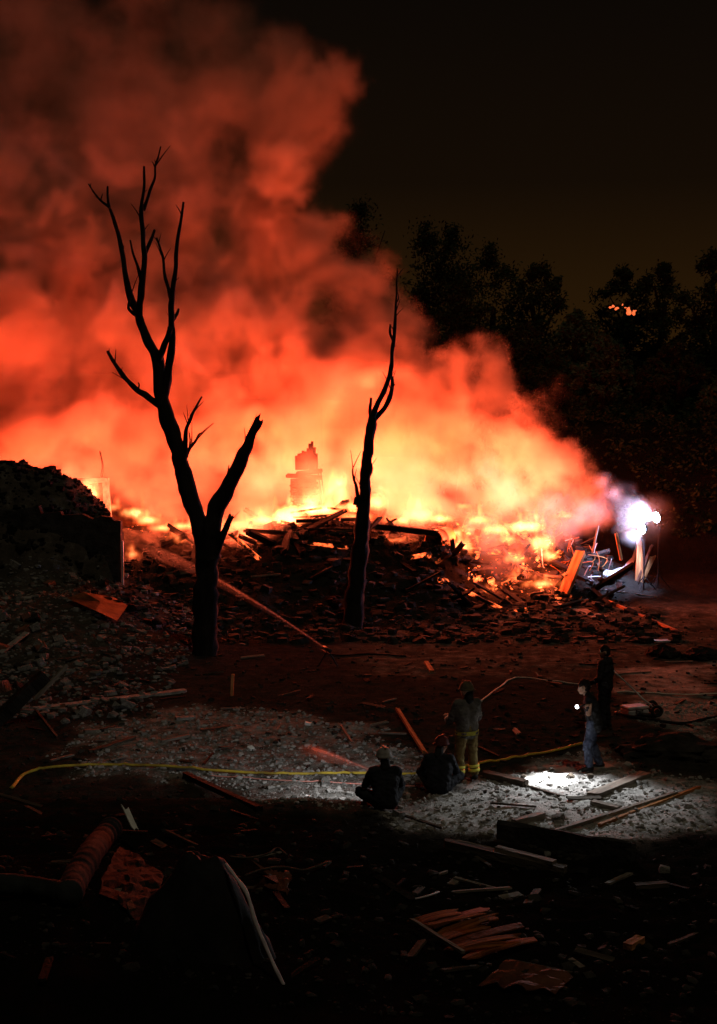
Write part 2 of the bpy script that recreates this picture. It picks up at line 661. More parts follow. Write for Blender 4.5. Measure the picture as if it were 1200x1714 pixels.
scatter('glowing_cinders', 420, lambda r: (r.uniform(3.6, 7.3), r.uniform(49.5, 53)), lambda r: .02 + .08 * r.random() ** 2, M['ember_hot'], 9, .5)
scatter('ridge_cinders', 320, lambda r: (r.uniform(-9, 6.5), r.uniform(51.6, 53.6)), lambda r: .02 + .09 * r.random() ** 2, M['ember'], 10, .5)


# ------------------------------------------------------------------ burnt trees
def branch(parent, name, px, D, r0, r1, m, seed, dd=0.0, sides=12, rough_=.32, jag=False):
    """px: list of (px, py) at distance D drifting by dd towards the tip; radii in metres"""
    n = len(px)
    pts = [P(a, b, D + dd * i / max(1, n - 1)) for i, (a, b) in enumerate(px)]
    pts = catmull(pts, 5)
    L = [0.0]
    for a, b in zip(pts, pts[1:]):
        L.append(L[-1] + (b - a).length)
    rad = [(r0 + (r1 - r0) * (l / L[-1]) ** .8) * (1 + .10 * mnoise.noise(p * 1.7)) for l, p in zip(L, pts)]
    for i, p in enumerate(pts[1:-1], 1):
        p += Vector((mnoise.noise(p * 3 + Vector((seed, 0, 0))), mnoise.noise(p * 3 + Vector((0, seed, 0))), 0)) * rad[i] * .14
    bm = tube_bm([p - parent.location for p in pts], rad, sides, rough_, seed)
    rs = random.Random(seed * 7 + 1)
    for _ in range(0 if n < 5 else 4):
        i = rs.randrange(len(pts) // 3, len(pts) - 1)
        p = pts[i] - parent.location
        d = (pts[i + 1] - pts[i]).normalized() * rs.uniform(.7, 1.6) + Vector((rs.choice((-1, 1)) * rs.uniform(.4, 1), rs.uniform(-.6, .6), rs.uniform(0, .5)))
        d = d.normalized() * rs.uniform(.15, .75) * (1 if rs.random() < .6 else .4)
        q = rs.uniform(.009, .016)
        tube_bm([p, p + d * .5 + Vector((0, 0, .02)), p + d], [q * 1.4, q, q * .45], 5, .2, seed, bm=bm)
    if jag:
        r = random.Random(seed)
        bm.verts.ensure_lookup_table()
        d = (pts[-1] - pts[-3]).normalized()
        for v in bm.verts[(len(pts) - 1) * sides:len(pts) * sides]:
            v.co += d * r.uniform(-.6, 1.6) * r1 * 1.6
    return obj(name, bm, m, parent, smooth=True)


D1 = 38.0
b0 = P(344, 1104, D1)
t1 = thing('dead_tree', 'tall bare burnt tree with forked trunk standing left in front of the fire', 'tree', (b0.x, b0.y, h(b0.x, b0.y) - .1))
pm = D1 / F  # metres per photo pixel
B = lambda nm, px, w0, w1, dd=0.0, jag=False, s=[0]: (s.__setitem__(0, s[0] + 1), branch(t1, nm, px, D1, w0 * pm / 2, w1 * pm / 2, M['bark'], s[0] * 3.7, dd, jag=jag))[1]
B('trunk', [(340, 1125), (343, 1095), (345, 1020), (346, 960), (345, 905), (336, 880), (322, 845), (310, 800), (298, 755), (284, 710), (273, 675), (268, 650), (265, 615), (260, 590)], 48, 19)
B('branch', [(347, 935), (352, 895), (362, 850), (374, 830), (388, 805), (402, 775), (413, 750), (421, 728), (431, 709)], 40, 15, -.8, True)
B('branch', [(353, 940), (364, 912), (374, 893), (380, 880), (386, 866)], 22, 9, -.5, True)
B('branch', [(384, 822), (379, 812), (381, 795), (383, 779)], 7, 2, -.2)
B('branch', [(308, 775), (310, 745), (312, 718), (318, 703), (326, 685), (338, 664)], 11, 3, -.6)
B('branch', [(311, 765), (317, 751), (327, 738), (333, 727), (339, 725)], 8, 2.5, .4)
B('branch', [(317, 750), (318, 735), (316, 722)], 4, 1.5)
B('branch', [(270, 680), (256, 671), (243, 661), (230, 653), (216, 640), (203, 624), (190, 606), (180, 588)], 13, 5, .8)
B('branch', [(230, 653), (233, 645), (231, 640)], 4, 2)
B('branch', [(192, 608), (193, 598), (194, 585)], 3, 1.2)
B('branch', [(262, 598), (252, 580), (243, 560), (235, 540), (230, 525), (222, 505), (214, 480), (209, 455), (206, 430), (201, 405), (195, 382), (188, 360), (182, 343), (180, 325), (180, 312)], 18, 3.5, .9)
B('branch', [(184, 347), (174, 340), (165, 332), (157, 322), (148, 308)], 5, 2, .5)
B('branch', [(233, 530), (222, 524), (215, 515), (218, 498)], 8, 4, -.3)
B('branch', [(232, 528), (234, 508), (237, 485), (240, 460), (242, 432), (240, 405), (238, 380), (236, 358), (238, 335), (241, 312), (241, 278)], 14, 4, -.7)
B('branch', [(240, 352), (246, 335), (253, 315), (259, 297), (260, 278), (265, 262), (269, 245)], 7, 2.2, -.4)
B('branch', [(241, 430), (247, 415), (254, 398), (259, 385)], 8, 4, .4)
B('branch', [(237, 470), (230, 445), (223, 425), (218, 402)], 7, 2.5, .5)
B('branch', [(272, 668), (278, 645), (283, 615), (287, 585), (288, 560), (287, 535), (287, 505), (291, 475), (294, 450), (295, 425), (297, 405), (300, 385), (304, 360), (307, 338)], 16, 4, -1.0)
B('branch', [(264, 605), (270, 590), (278, 570), (285, 548)], 14, 9, -.5)
B('branch', [(286, 500), (281, 480), (275, 458), (273, 432), (268, 415), (262, 398)], 8, 3, .5)
B('branch', [(288, 535), (296, 525), (299, 517)], 9, 3, .2)

D2 = 43.0
pm = D2 / F
b0 = P(588, 1055, D2)
t2 = thing('dead_tree', 'slim charred tree with a swollen bole standing right of the taller bare tree', 'tree', (b0.x, b0.y, h(b0.x, b0.y) - .1))
B = lambda nm, px, w0, w1, dd=0.0, jag=False, s=[40]: (s.__setitem__(0, s[0] + 1), branch(t2, nm, px, D2, w0 * pm / 2, w1 * pm / 2, M['bark'], s[0] * 3.7, dd, jag=jag))[1]
B('trunk', [(586, 1075), (591, 1030), (596, 980), (601, 930), (606, 890), (609, 850), (611, 820), (612, 795), (614, 780), (616, 755), (618, 735), (621, 715), (623, 698)], 38, 15)
B('bole', [(604, 850), (609, 835), (612, 815), (612, 800), (614, 788)], 20, 13)
B('branch', [(621, 706), (626, 690), (634, 672), (643, 655), (650, 635), (655, 612), (656, 590), (659, 568), (661, 545), (662, 520), (664, 490), (664, 468), (665, 449)], 11, 2.2, -.6)
B('branch', [(659, 580), (658, 570), (653, 558), (653, 543)], 6, 3, -.2)
B('branch', [(662, 508), (667, 500), (666, 490)], 3, 1.2, .2)
B('branch', [(624, 704), (634, 694), (645, 680), (653, 664), (656, 648), (657, 637), (655, 630)], 10, 5, .6)
B('branch', [(656, 648), (661, 643)], 5, 2)
B('branch', [(621, 700), (619, 688), (620, 676), (621, 666)], 7, 4, .2)
B('branch', [(641, 660), (646, 650), (643, 642)], 4, 2)
B('branch', [(601, 838), (598, 826), (596, 812), (592, 802), (590, 790), (591, 781)], 8, 2.5, .4)
B('branch', [(594, 845), (597, 832)], 8, 6)


# ------------------------------------------------------------------ background trees
def leafy(px, top, base, D, wpx, label, seed, leaf='leaf', spiky=0.0, n=6500):
    r = random.Random(seed)
    x = (px - 600) / F * D
    zt = P(px, top, D).z
    zb = h(x, D) - .3
    H = zt - zb
    W = wpx / F * D / 2
    t = thing('leafy_tree', label, 'tree', (x, D, zb), 0, 'dark trees behind the fire')
    pts = [Vector((0, 0, 0)), Vector((r.uniform(-.2, .2), 0, H * .35)), Vector((r.uniform(-.5, .5), r.uniform(-.4, .4), H * .72))]
    bm = tube_bm(catmull(pts, 4), [.32 - .022 * i for i in range(9)], 8, .15, seed)
    for k in range(7):
        a = r.uniform(0, 6.28)
        z0 = H * r.uniform(.3, .6)
        e = Vector((math.cos(a) * W * .7, math.sin(a) * W * .7, z0 + H * r.uniform(.12, .3)))
        tube_bm(catmull([Vector((0, 0, z0)), e * .5 + Vector((0, 0, z0 * .5)), e], 3), [.12, .1, .09, .07, .05, .04, .03], 6, .1, k, bm=bm)
    obj('trunk', bm, M['trunk'], t, True)
    clumps = []
    for k in range(80):
        a = r.uniform(0, 6.28)
        u = r.random()
        zc = H * (.18 + .80 * u)
        prof = math.sin(math.pi * min(1, (.12 + .88 * u)) ** (.8 + spiky)) ** .7 if u < .98 else .1
        rad = W * prof * math.sqrt(r.random())
        cr = H * .065 * r.uniform(.5, 1.5) * (.75 if u > .8 else 1)
        clumps.append((Vector((math.cos(a) * rad, math.sin(a) * rad * .8, min(zc, H - cr * .6))), cr))
    clumps.append((Vector((0, 0, H - .5)), .5))
    V, Fc = [], []
    for _ in range(n):
        c, cr = clumps[r.randrange(len(clumps))]
        d = Vector((r.gauss(0, 1), r.gauss(0, 1), r.gauss(0, .8)))
        d = d.normalized() * cr * r.random() ** .6 * (1.6 if r.random() < .15 else 1)
        p = c + d
        s = r.uniform(.07, .19)
        ax = Vector((r.gauss(0, 1), r.gauss(0, 1), r.gauss(0, 1))).normalized()
        ay = ax.orthogonal().normalized()
        b = len(V)
        V += [p - ax * s, p + ay * s * .5, p + ax * s, p - ay * s * .5]
        Fc.append((b, b + 1, b + 2, b + 3))
    me = bpy.data.meshes.new('crown')
    me.from_pydata(V, [], Fc)
    obj('crown', me, M[leaf], t)


for a in (
    (600, 335, 690, 104, 130, 'dark tree half veiled by smoke, left of the tall poplars', 11),
    (712, 368, 690, 100, 60, 'narrow spiky tree just right of the thin dead treetop', 12, 'leaf', .5),
    (755, 372, 690, 99, 70, 'narrow pointed tree, the taller of the pair above the smoke edge', 13, 'leaf', .5),
    (820, 402, 690, 94, 190, 'broad round tree in the middle of the dark tree line', 14),
    (900, 440, 690, 92, 160, 'wide dark tree sloping down to the gap in the tree line', 15),
    (960, 520, 690, 86, 110, 'low grey green tree filling the gap in the tree line', 16, 'leaf_pale'),
    (1040, 446, 690, 96, 150, 'dark tree with small orange fires glowing beside its crown', 17),
    (1105, 442, 690, 93, 150, 'round dark tree between the orange glow and the frame edge', 18),
    (1190, 418, 690, 90, 160, 'tall dark tree at the right edge of the picture', 19),
    (770, 470, 690, 84, 170, 'dark tree standing directly behind the right smoke edge', 20),
    (1010, 560, 700, 80, 120, 'pale grey green bushy tree above the dark embankment', 21, 'leaf_pale'),
    (880, 540, 700, 82, 160, 'low dark tree behind the right end of the smoke', 22),
    (1130, 570, 700, 79, 150, 'dark bushy tree on the embankment at right', 23),
    (1200, 640, 710, 74, 70, 'pale bush at the right edge on top of the embankment', 24, 'leaf_pale'),
):
    leafy(*a)

r = random.Random(77)
V, Fc = [], []
for _ in range(420):
    x, y = r.uniform(5.5, 24), r.uniform(61, 84)
    z0, cr = h(x, y), r.uniform(.35, 1.1)
    for _ in range(42):
        d = Vector((r.gauss(0, 1), r.gauss(0, 1), abs(r.gauss(0, 1)))).normalized() * cr * r.random() ** .5
        p = Vector((x, y, z0)) + d
        s_ = r.uniform(.06, .16)
        ax = Vector((r.gauss(0, 1), r.gauss(0, 1), r.gauss(0, 1))).normalized()
        ay = ax.orthogonal().normalized()
        b = len(V)
        V += [p - ax * s_, p + ay * s_ * .5, p + ax * s_, p - ay * s_ * .5]
        Fc.append((b, b + 1, b + 2, b + 3))
me = bpy.data.meshes.new('undergrowth')
me.from_pydata(V, [], Fc)
tag(obj('undergrowth', me, M['leaf']), kind='stuff')

# ------------------------------------------------------------------ broken wall on the left, ruins in the fire
wl = thing('broken_wall', 'dark broken wall corner holding back the tall bank on the left', 'wall', (-7.55, 45.0, .4))
bm = bmesh.new()
r = random.Random(3)
top = [(-4.2, 3.15), (-3.4, 3.05), (-2.6, 3.2), (-2.5, 2.95), (-1.9, 3.02), (-1.85, 2.9), (-1.2, 2.94), (-.9, 2.78), (-.62, 2.88), (-.3, 2.84), (-.22, 2.74), (0, 2.72)]
for (xa, za), (xb, zb) in zip(top, top[1:]):
    q = [Vector((xa, 0, -.6)), Vector((xb, 0, -.6)), Vector((xb, 0, zb)), Vector((xa, 0, za))]
    f = [bm.verts.new(v) for v in q] + [bm.verts.new(v + Vector((0, .35, 0))) for v in q]
    for idx in ((0, 1, 2, 3), (7, 6, 5, 4), (3, 2, 6, 7), (0, 4, 5, 1), (1, 5, 6, 2), (0, 3, 7, 4)):
        bm.faces.new([f[i] for i in idx])
obj('front_panel', bm, M['concrete_dark'], wl)
bm = bmesh.new()
for k in range(2):
    box_bm(.28, .40, 2.9 - .12 * k + r.uniform(-.1, .1), bm, (-.16 - .1 * k, .56 + .40 * k, .9))
obj('shaded_side_panel', bm, M['char'], wl)  # black char colour stands in for shade on this side
bm = box_bm(.07, .07, 2.3, None, (.06, -.06, .95), None, .01)
obj('corner_strip', bm, M['aluminium'], wl)


def brick_wall(parent, w_, h_, t_, loc, m_brick, name='wall_core'):
    """a core with separate bricks on its front and right side"""
    obj(name, box_bm(w_ - .04, t_ - .04, h_, None, (loc[0], loc[1], loc[2] + h_ / 2)), M['mortar'], parent)
    bl, bh = .25, .105
    src = None
    rows = int(h_ / bh)
    for j in range(rows):
        n = int(w_ / bl)
        for i in range(n):
            if src is None:
                src = rock_mesh('brick', 5, m_brick, 2)
                src.transform(Matrix.Diagonal((.5 / .75 * bl * .93, .5 / .75 * .11, .5 / .75 * bh * .86, 1)))
            if j > rows - 3 and rnd.random() < .35:
                continue
            o = bpy.data.objects.new('brick', src)
            link(o)
            o.parent = parent
            o.location = (loc[0] - w_ / 2 + bl * (i + .5 + (.22 if j % 2 else 0)), loc[1] - t_ / 2 + rnd.uniform(-.012, .008), loc[2] + bh * (j + .5))


p = P(508, 846, 53.5)
ch = thing('ruined_chimney', 'ruined brick chimney with a black top shaped after shaded smoke, standing in the flames', 'ruin', (p.x, p.y, p.z - .35))
brick_wall(ch, 1.0, 1.35, .55, (0, 0, 0), M['brick_char'], 'hearth')
obj('ledge', box_bm(1.35, .85, .14, None, (.03, -.02, 1.44), Matrix.Rotation(.06, 3, 'Y'), .03), M['brick_char'], ch)
obj('broken_ledge', box_bm(1.0, .6, .16, None, (.22, .02, 1.60), Matrix.Rotation(-.12, 3, 'Y'), .04), M['brick_char'], ch)
bm = bmesh.new()
for k, tp_ in enumerate((.52, .60, .62, .71, .68, .80, .98, 1.06, .84, .6)):
    box_bm(.083, .5 - .05 * (k % 3), tp_, bm, (-.26 + .084 * k, .02 * (k % 2), 1.70 + tp_ / 2), Matrix.Rotation(.025 * (k % 3 - 1), 3, 'Y'))
obj('smoke_shade_stack', bm, M['brick_char'], ch)  # black shape stands in for unlit smoke above the hearth
for dx in (.62, .72):
    obj('bent_pipe', tube_bm(catmull([Vector((dx, 0, 0)), Vector((dx + .03, 0, .8)), Vector((dx - .08, 0, 1.7))], 4), [.03] * 9, 6), M['steel'], ch)

p = P(168, 846, 52.2)
fr = thing('broken_doorway', 'broken concrete door frame leaning above the left bank in the flames', 'ruin', (p.x, p.y, p.z - .6))
obj('lintel', box_bm(1.15, .3, .2, None, (-.25, 0, 1.52), Matrix.Rotation(-.05, 3, 'Y'), .03), M['concrete'], fr)
bm = bmesh.new()
for k in range(4):
    box_bm(.24 - .01 * k, .28, .36, bm, (.22 + .03 * (3 - k) * .6, 0, .18 + .37 * k), Matrix.Rotation(-.07, 3, 'Y'))
obj('post', bm, M['concrete'], fr)
obj('bent_pipe', tube_bm(catmull([Vector((.05, 0, 1.6)), Vector((.1, 0, 2.1)), Vector((0, 0, 2.6))], 4), [.05, .05, .05, .04, .04, .04, .03, .03, .02], 6, .2), M['char'], fr)

# ------------------------------------------------------------------ the burning heap: timbers, planks and scrap
GT = 'charred timbers in the burning heap'
variants = [plank_mesh('timber_shape', 1, .10 + .05 * (k % 3), .05 + .03 * (k % 2), k + 50, M[('char', 'ember_faint', 'char', 'ember', 'wood_dark', 'char')[k % 6]], .1) for k in range(18)]
hot = [plank_mesh('timber_shape', 1, .12 + .05 * (k % 3), .06, k + 90, M[('ember', 'char', 'ember_hot', 'ember_faint')[k % 4]], .12) for k in range(12)]


def heap_timber(x, y, L, yaw, pit, me, label):
    o = obj('charred_timber', me)
    d = Vector((math.cos(yaw) * math.cos(pit), math.sin(yaw) * math.cos(pit), math.sin(pit)))
    o.rotation_euler = axes(d, roll=rnd.uniform(-.8, .8)).to_euler()
    o.scale = (L, 1.3, 1.3)
    o.location = Vector((x, y, h(x, y) + .10)) + d * L * .25
    tag(o, label, 'timber', GT)


for _ in range(95):
    x = rnd.uniform(-7, 9)
    y = rnd.uniform(46.5, 54)
    heap_timber(x, y, rnd.uniform(.7, 2.3), rnd.uniform(0, 6.28), rnd.uniform(-.1, .6) ** 1, rnd.choice(variants), 'charred timber lying among the rubble of the burning heap')
for _ in range(70):
    x = rnd.uniform(3.2, 7.6)
    y = rnd.uniform(49.2, 53.3)
    heap_timber(x, y, rnd.uniform(.5, 1.5), rnd.uniform(0, 6.28), rnd.uniform(-.1, .9), rnd.choice(hot), 'smouldering timber on the burning right slope of the heap')

# named pieces on and around the heap
a, b = P(942, 997, 49.0), P(972, 925, 50.6)
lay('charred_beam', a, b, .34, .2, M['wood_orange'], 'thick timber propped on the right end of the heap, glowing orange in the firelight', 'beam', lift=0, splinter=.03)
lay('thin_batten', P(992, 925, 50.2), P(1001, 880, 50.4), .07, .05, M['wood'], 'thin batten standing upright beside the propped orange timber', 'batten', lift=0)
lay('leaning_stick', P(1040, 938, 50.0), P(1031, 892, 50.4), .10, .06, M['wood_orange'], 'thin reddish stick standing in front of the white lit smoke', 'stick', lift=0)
p = G(1068, 972)
sp = thing('splintered_stump', 'splintered red brown stump standing below the white floodlights', 'stump', p)
for k in range(7):
    a0 = Vector((rnd.uniform(-.14, .14), rnd.uniform(-.1, .1), -.1))
    b0 = Vector((.28 + rnd.uniform(-.28, .3), rnd.uniform(-.1, .1), rnd.uniform(.8, 1.55)))
    me = plank_mesh('splinter', (b0 - a0).length, .17, .08, 700 + k, M['wood_orange' if k % 3 else 'brown_board'], .2)
    o = obj('splinter', me, None, sp)
    o.location = (a0 + b0) / 2
    o.rotation_euler = axes(b0 - a0, roll=k).to_euler()
# curved white sheet
cs = [G(1008, 974), G(1030, 974), G(1050, 962), G(1062, 945) + Vector((0, 0, .1)), G(1066, 932) + Vector((0, 0, .3))]
cs = catmull([q + Vector((0, 0, .30)) for q in cs], 4)
bm = bmesh.new()
rows = []
for i, q in enumerate(cs):
    ww = .30 + .05 * math.sin(i * 1.7)
    rows.append([bm.verts.new(q + Vector((0, -ww * .4, -ww * .5))), bm.verts.new(q + Vector((0, .02, .03))), bm.verts.new(q + Vector((.05, ww, ww * .4)))])
for r0, r1 in zip(rows, rows[1:]):
    for k in range(2):
        bm.faces.new((r0[k], r1[k], r1[k + 1], r0[k + 1]))
bmesh.ops.solidify(bm, geom=list(bm.faces), thickness=.015)
tag(obj('curved_sheet', bm, M['white'], None, True), 'curved white metal sheet lit by the floodlights', 'metal sheet')
lay('pale_board', G(935, 1008), G(1005, 1035), .55, .04, M['wood'], 'flat pale board lying at the right foot of the heap', 'board')
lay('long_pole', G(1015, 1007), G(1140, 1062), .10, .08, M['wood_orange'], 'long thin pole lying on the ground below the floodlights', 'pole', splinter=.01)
lay('thin_lath', G(1010, 988), G(1100, 1000), .06, .04, M['wood'], 'short lath lying behind the long pole', 'lath', splinter=.01)
lay('charred_beam', P(620, 880, 50.6), P(735, 893, 50.2), .22, .2, M['char'], 'straight black beam lying across the heap right of the slim dead tree', 'beam', lift=0, splinter=.02)
lay('charred_beam', P(494, 872, 51.6), P(618, 868, 51.8), .35, .12, M['char'], 'long black roof beam lying on the ridge left of the slim dead tree', 'beam', lift=0, splinter=.04)
for k, (x0, y0, x1, y1) in enumerate(((486, 858, 540, 850), (492, 866, 560, 862), (470, 872, 520, 884), (548, 850, 600, 856))):
    heap = lay('glowing_plank', P(x0, y0, 52.2 - .2 * k), P(x1, y1, 52.3 - .2 * k), .2, .07, M['ember_hot'],
               ('glowing plank nearest the chimney foot', 'glowing plank above the long black roof beam', 'glowing plank slanting down the slope left of the roof beam', 'glowing plank between the chimney and the slim dead tree')[k], 'plank', lift=0, splinter=.1)
# metal drum
p = P(726, 905, 50.2)
dr = thing('metal_drum', 'open charred metal drum lying on its side on the heap', 'drum', (p.x, p.y, p.z), 0)
bm = bmesh.new()
ring = []
for k in range(24):
    an = k / 24 * 2 * math.pi
    ring.append([bm.verts.new(Vector((math.cos(an) * rr, yy, math.sin(an) * rr))) for rr, yy in ((.36, .9), (.36, .45), (.38, .42), (.36, .39), (.36, .02), (.385, 0), (.34, 0), (.34, .88))])
for k in range(24):
    a, b = ring[k], ring[(k + 1) % 24]
    for i in range(7):
        bm.faces.new((a[i], b[i], b[i + 1], a[i + 1]))
bm.faces.new([q[7] for q in ring])
o = obj('shell', bm, M['rust_lit'], dr, True)
o.rotation_euler = (.1, .2, -.6)
o2 = obj('rim', None, None, dr) if False else None
# burning fragments: twisted light strips at right (wires and sheets)
for k in range(26):
    x = rnd.uniform(6.4, 8.9)
    y = rnd.uniform(50.2, 52.6)
    z = h(x, y)
    a = Vector((x, y, z))
    pts = [a, a + Vector((rnd.uniform(-.3, .3), 0, rnd.uniform(.1, .5))), a + Vector((rnd.uniform(-.5, .5), rnd.uniform(-.2, .2), rnd.uniform(.2, .9)))]
    o = obj('twisted_wire', tube_bm(catmull(pts, 4), [.018] * 9, 5), M['rust_lit' if k % 3 else 'aluminium'])
    tag(o, 'twisted thin wire sticking out of the right end of the burning heap', 'wire', 'twisted wires in the heap')

# orange sheet on the left slope, firelight put into its colour
c = [G(112, 1010), G(140, 1004), G(190, 1008), G(214, 1027), G(196, 1048), G(160, 1036)]
ctr = sum(c, Vector()) / 6
bm = bmesh.new()
vs_ = [bm.verts.new(q - ctr + Vector((0, 0, .15 + .08 * (i % 2)))) for i, q in enumerate(c)]
cv = bm.verts.new((0, 0, .25))
for i in range(6):
    bm.faces.new((vs_[i - 1], vs_[i], cv))
bmesh.ops.solidify(bm, geom=list(bm.faces), thickness=.02)
o = tag(obj('firelit_sheet', bm, M['rust_lit']), 'bent metal sheet with firelight put into its orange colour, lying on the left rubble slope', 'metal sheet')
o.location = ctr

# masonry blocks on the left slope
blocks = [rock_mesh('block_shape', 300 + k, M[('stone', 'concrete', 'stone', 'brick', 'rubble')[k % 5]], 1.2) for k in range(15)]
for _ in range(190):
    px, py = rnd.uniform(-10, 260), rnd.uniform(945, 1200)
    if rnd.random() > 1.15 - px / 300:
        continue
    q = G(px, py)
    o = obj('masonry_block', rnd.choice(blocks))
    s = .05 + .19 * rnd.random() ** 3
    o.scale = (s * rnd.uniform(.8, 1.6), s * rnd.uniform(.7, 1.1), s * rnd.uniform(.5, .9))
    o.rotation_euler = (rnd.uniform(-.5, .5), rnd.uniform(-.5, .5), rnd.uniform(0, 6.28))
    o.location = q + Vector((0, 0, s * .3))
    tag(o, 'broken masonry block lying on the left rubble slope', 'block', 'masonry blocks on the left slope')

# ------------------------------------------------------------------ boards, poles and pieces lying about
for nm, p0, p1, W, T, mt, label, cat, lift in (
    ('long_board', (60, 1189), (310, 1158), .26, .06, 'concrete', 'long pale board lying across the ground left of the bare tree', 'board', None),
    ('pale_board', (-30, 1203), (22, 1191), .25, .06, 'concrete', 'short end of a pale board at the left edge', 'board', None),
    ('thin_stick', (60, 1190), (96, 1236), .05, .04, 'wood_dark', 'thin stick lying slanted below the end of the long pale board', 'stick', None),
    ('broken_plank', (140, 1226), (205, 1221), .09, .05, 'wood', 'pale broken plank lying left of the two short pale planks', 'plank', None),
    ('dark_plank', (152, 1260), (226, 1236), .12, .05, 'wood_dark', 'dark curved plank lying below the pale broken plank', 'plank', None),
    ('broken_plank', (268, 1243), (318, 1233), .08, .05, 'wood', 'thin pale plank above the left run of the yellow hose', 'plank', None),
    ('short_slab', (294, 1205), (326, 1203), .18, .06, 'concrete', 'short pale slab on the dust below the bare tree', 'slab', None),
    ('dark_timber', (308, 1300), (436, 1360), .11, .09, 'char', 'long black timber slanting across the grey dust below the yellow hose', 'timber', None),
    ('thin_stick', (340, 1281), (357, 1262), .04, .03, 'char', 'short black stick crossing the yellow hose', 'stick', None),
    ('thin_stick', (570, 1222), (590, 1252), .04, .03, 'wood', 'thin pale stick standing out of the dust behind the white beam', 'stick', .1),
    ('long_pole', (665, 1196), (712, 1272), .07, .06, 'wood_orange', 'reddish pole slanting behind the two seated firefighters', 'pole', .12),
    ('thick_plank', (992, 1337), (1080, 1301), .22, .10, 'wood', 'thick grey plank lying to the right of the torch light', 'plank', None),
    ('short_plank', (990, 1346), (1036, 1357), .14, .07, 'wood', 'short grey plank at the foot of the thick plank', 'plank', None),
    ('edge_board', (810, 1301), (880, 1318), .16, .12, 'wood_dark', 'dark board along the near edge of the torch lit patch', 'board', None),
    ('thin_stick', (880, 1317), (936, 1334), .05, .04, 'wood_dark', 'thin dark lath continuing the dark board at the torch lit patch', 'lath', None),
    ('wood_block', (860, 1383), (908, 1371), .12, .11, 'wood', 'grey wooden block lying in the rubble below the torch light', 'block', None),
    ('thin_stick', (893, 1388), (908, 1404), .05, .04, 'wood', 'short stick lying below the grey wooden block', 'stick', None),
    ('long_lath', (910, 1400), (1130, 1330), .07, .05, 'wood', 'long thin lath running up to the right through the rubble', 'lath', None),
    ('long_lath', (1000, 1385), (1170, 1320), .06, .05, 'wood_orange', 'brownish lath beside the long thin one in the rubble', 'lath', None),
    ('fallen_board', (745, 1418), (950, 1466), .16, .12, 'wood_dark', 'long dark board lying in the rubble below the upright slab', 'board', None),
    ('fallen_board', (830, 1432), (930, 1458), .12, .05, 'wood', 'shorter grey board lying against the long dark one', 'board', .12),
    ('thin_stick', (655, 1492), (750, 1460), .04, .03, 'wood', 'thin stick lying in the dark rubble above the torn orange panel', 'stick', None),
    ('small_block', (1050, 1590), (1072, 1577), .12, .08, 'wood_orange', 'small brownish offcut lying alone in the dark at lower right', 'block', None),
    ('broken_plank', (1062, 1487), (1118, 1483), .12, .06, 'wood_dark', 'short plank lying in the dark below the end of the upright slab', 'plank', None),
    ('burning_stick', (713, 1110), (723, 1126), .12, .06, 'wood_orange', 'small orange fragment lying on the open ground in the firelight', 'fragment', None),
    ('broken_plank', (1000, 1066), (1060, 1068), .10, .05, 'brown_board', 'red brown plank lying on the far ground behind the standing men', 'plank', None),
    ('pale_sheet', (1094, 1076), (1128, 1075), .25, .05, 'metal', 'small crumpled pale sheet catching the floodlight on the far ground', 'metal sheet', .05),
    ('far_lath', (1030, 1130), (1090, 1126), .05, .04, 'wood', 'thin lath on the pale ground right of the standing men', 'lath', None),
    ('torn_board', (0, 1100), (45, 1065), .16, .04, 'concrete', 'pale board lying up the slope near the left edge', 'board', .1),
    ('far_lath', (420, 970), (470, 966), .06, .05, 'wood', 'thin lath low on the heap right of the forked tree', 'lath', .1),
    ('fire_lit_board', (730, 1068), (830, 1062), .08, .05, 'brown_board', 'thin brown board lying on the dim ground below the heap', 'board', None),
    ('fire_lit_board', (960, 1070), (1030, 1064), .10, .05, 'brown_board', 'thin brown board lying under the pale flat board', 'board', None),
    ('thin_stick', (800, 1252), (835, 1268), .05, .04, 'wood_dark', 'dark stick lying right of the standing firefighter', 'stick', None),
):
    lay(nm, G(*p0), G(*p1), W, T, M[mt], label, cat, lift=lift)
q = G(57, 1172)
lay('leaning_pole', q, q + (P(112, 1114, q.y + .6) - q), .09, .07, M['wood'], 'grey pole leaning up the left rubble slope', 'pole', lift=0)
q = G(-15, 1215)
lay('leaning_beam', q, P(78, 1128, q.y + .5), .34, .25, M['char'], 'thick black beam leaning at the left edge', 'beam', lift=0)
q = G(388, 1165)
lay('wooden_stake', q, P(390, 1128, q.y), .14, .06, M['wood_orange'], 'short orange stake standing at the foot of the bare tree', 'stake', lift=0)
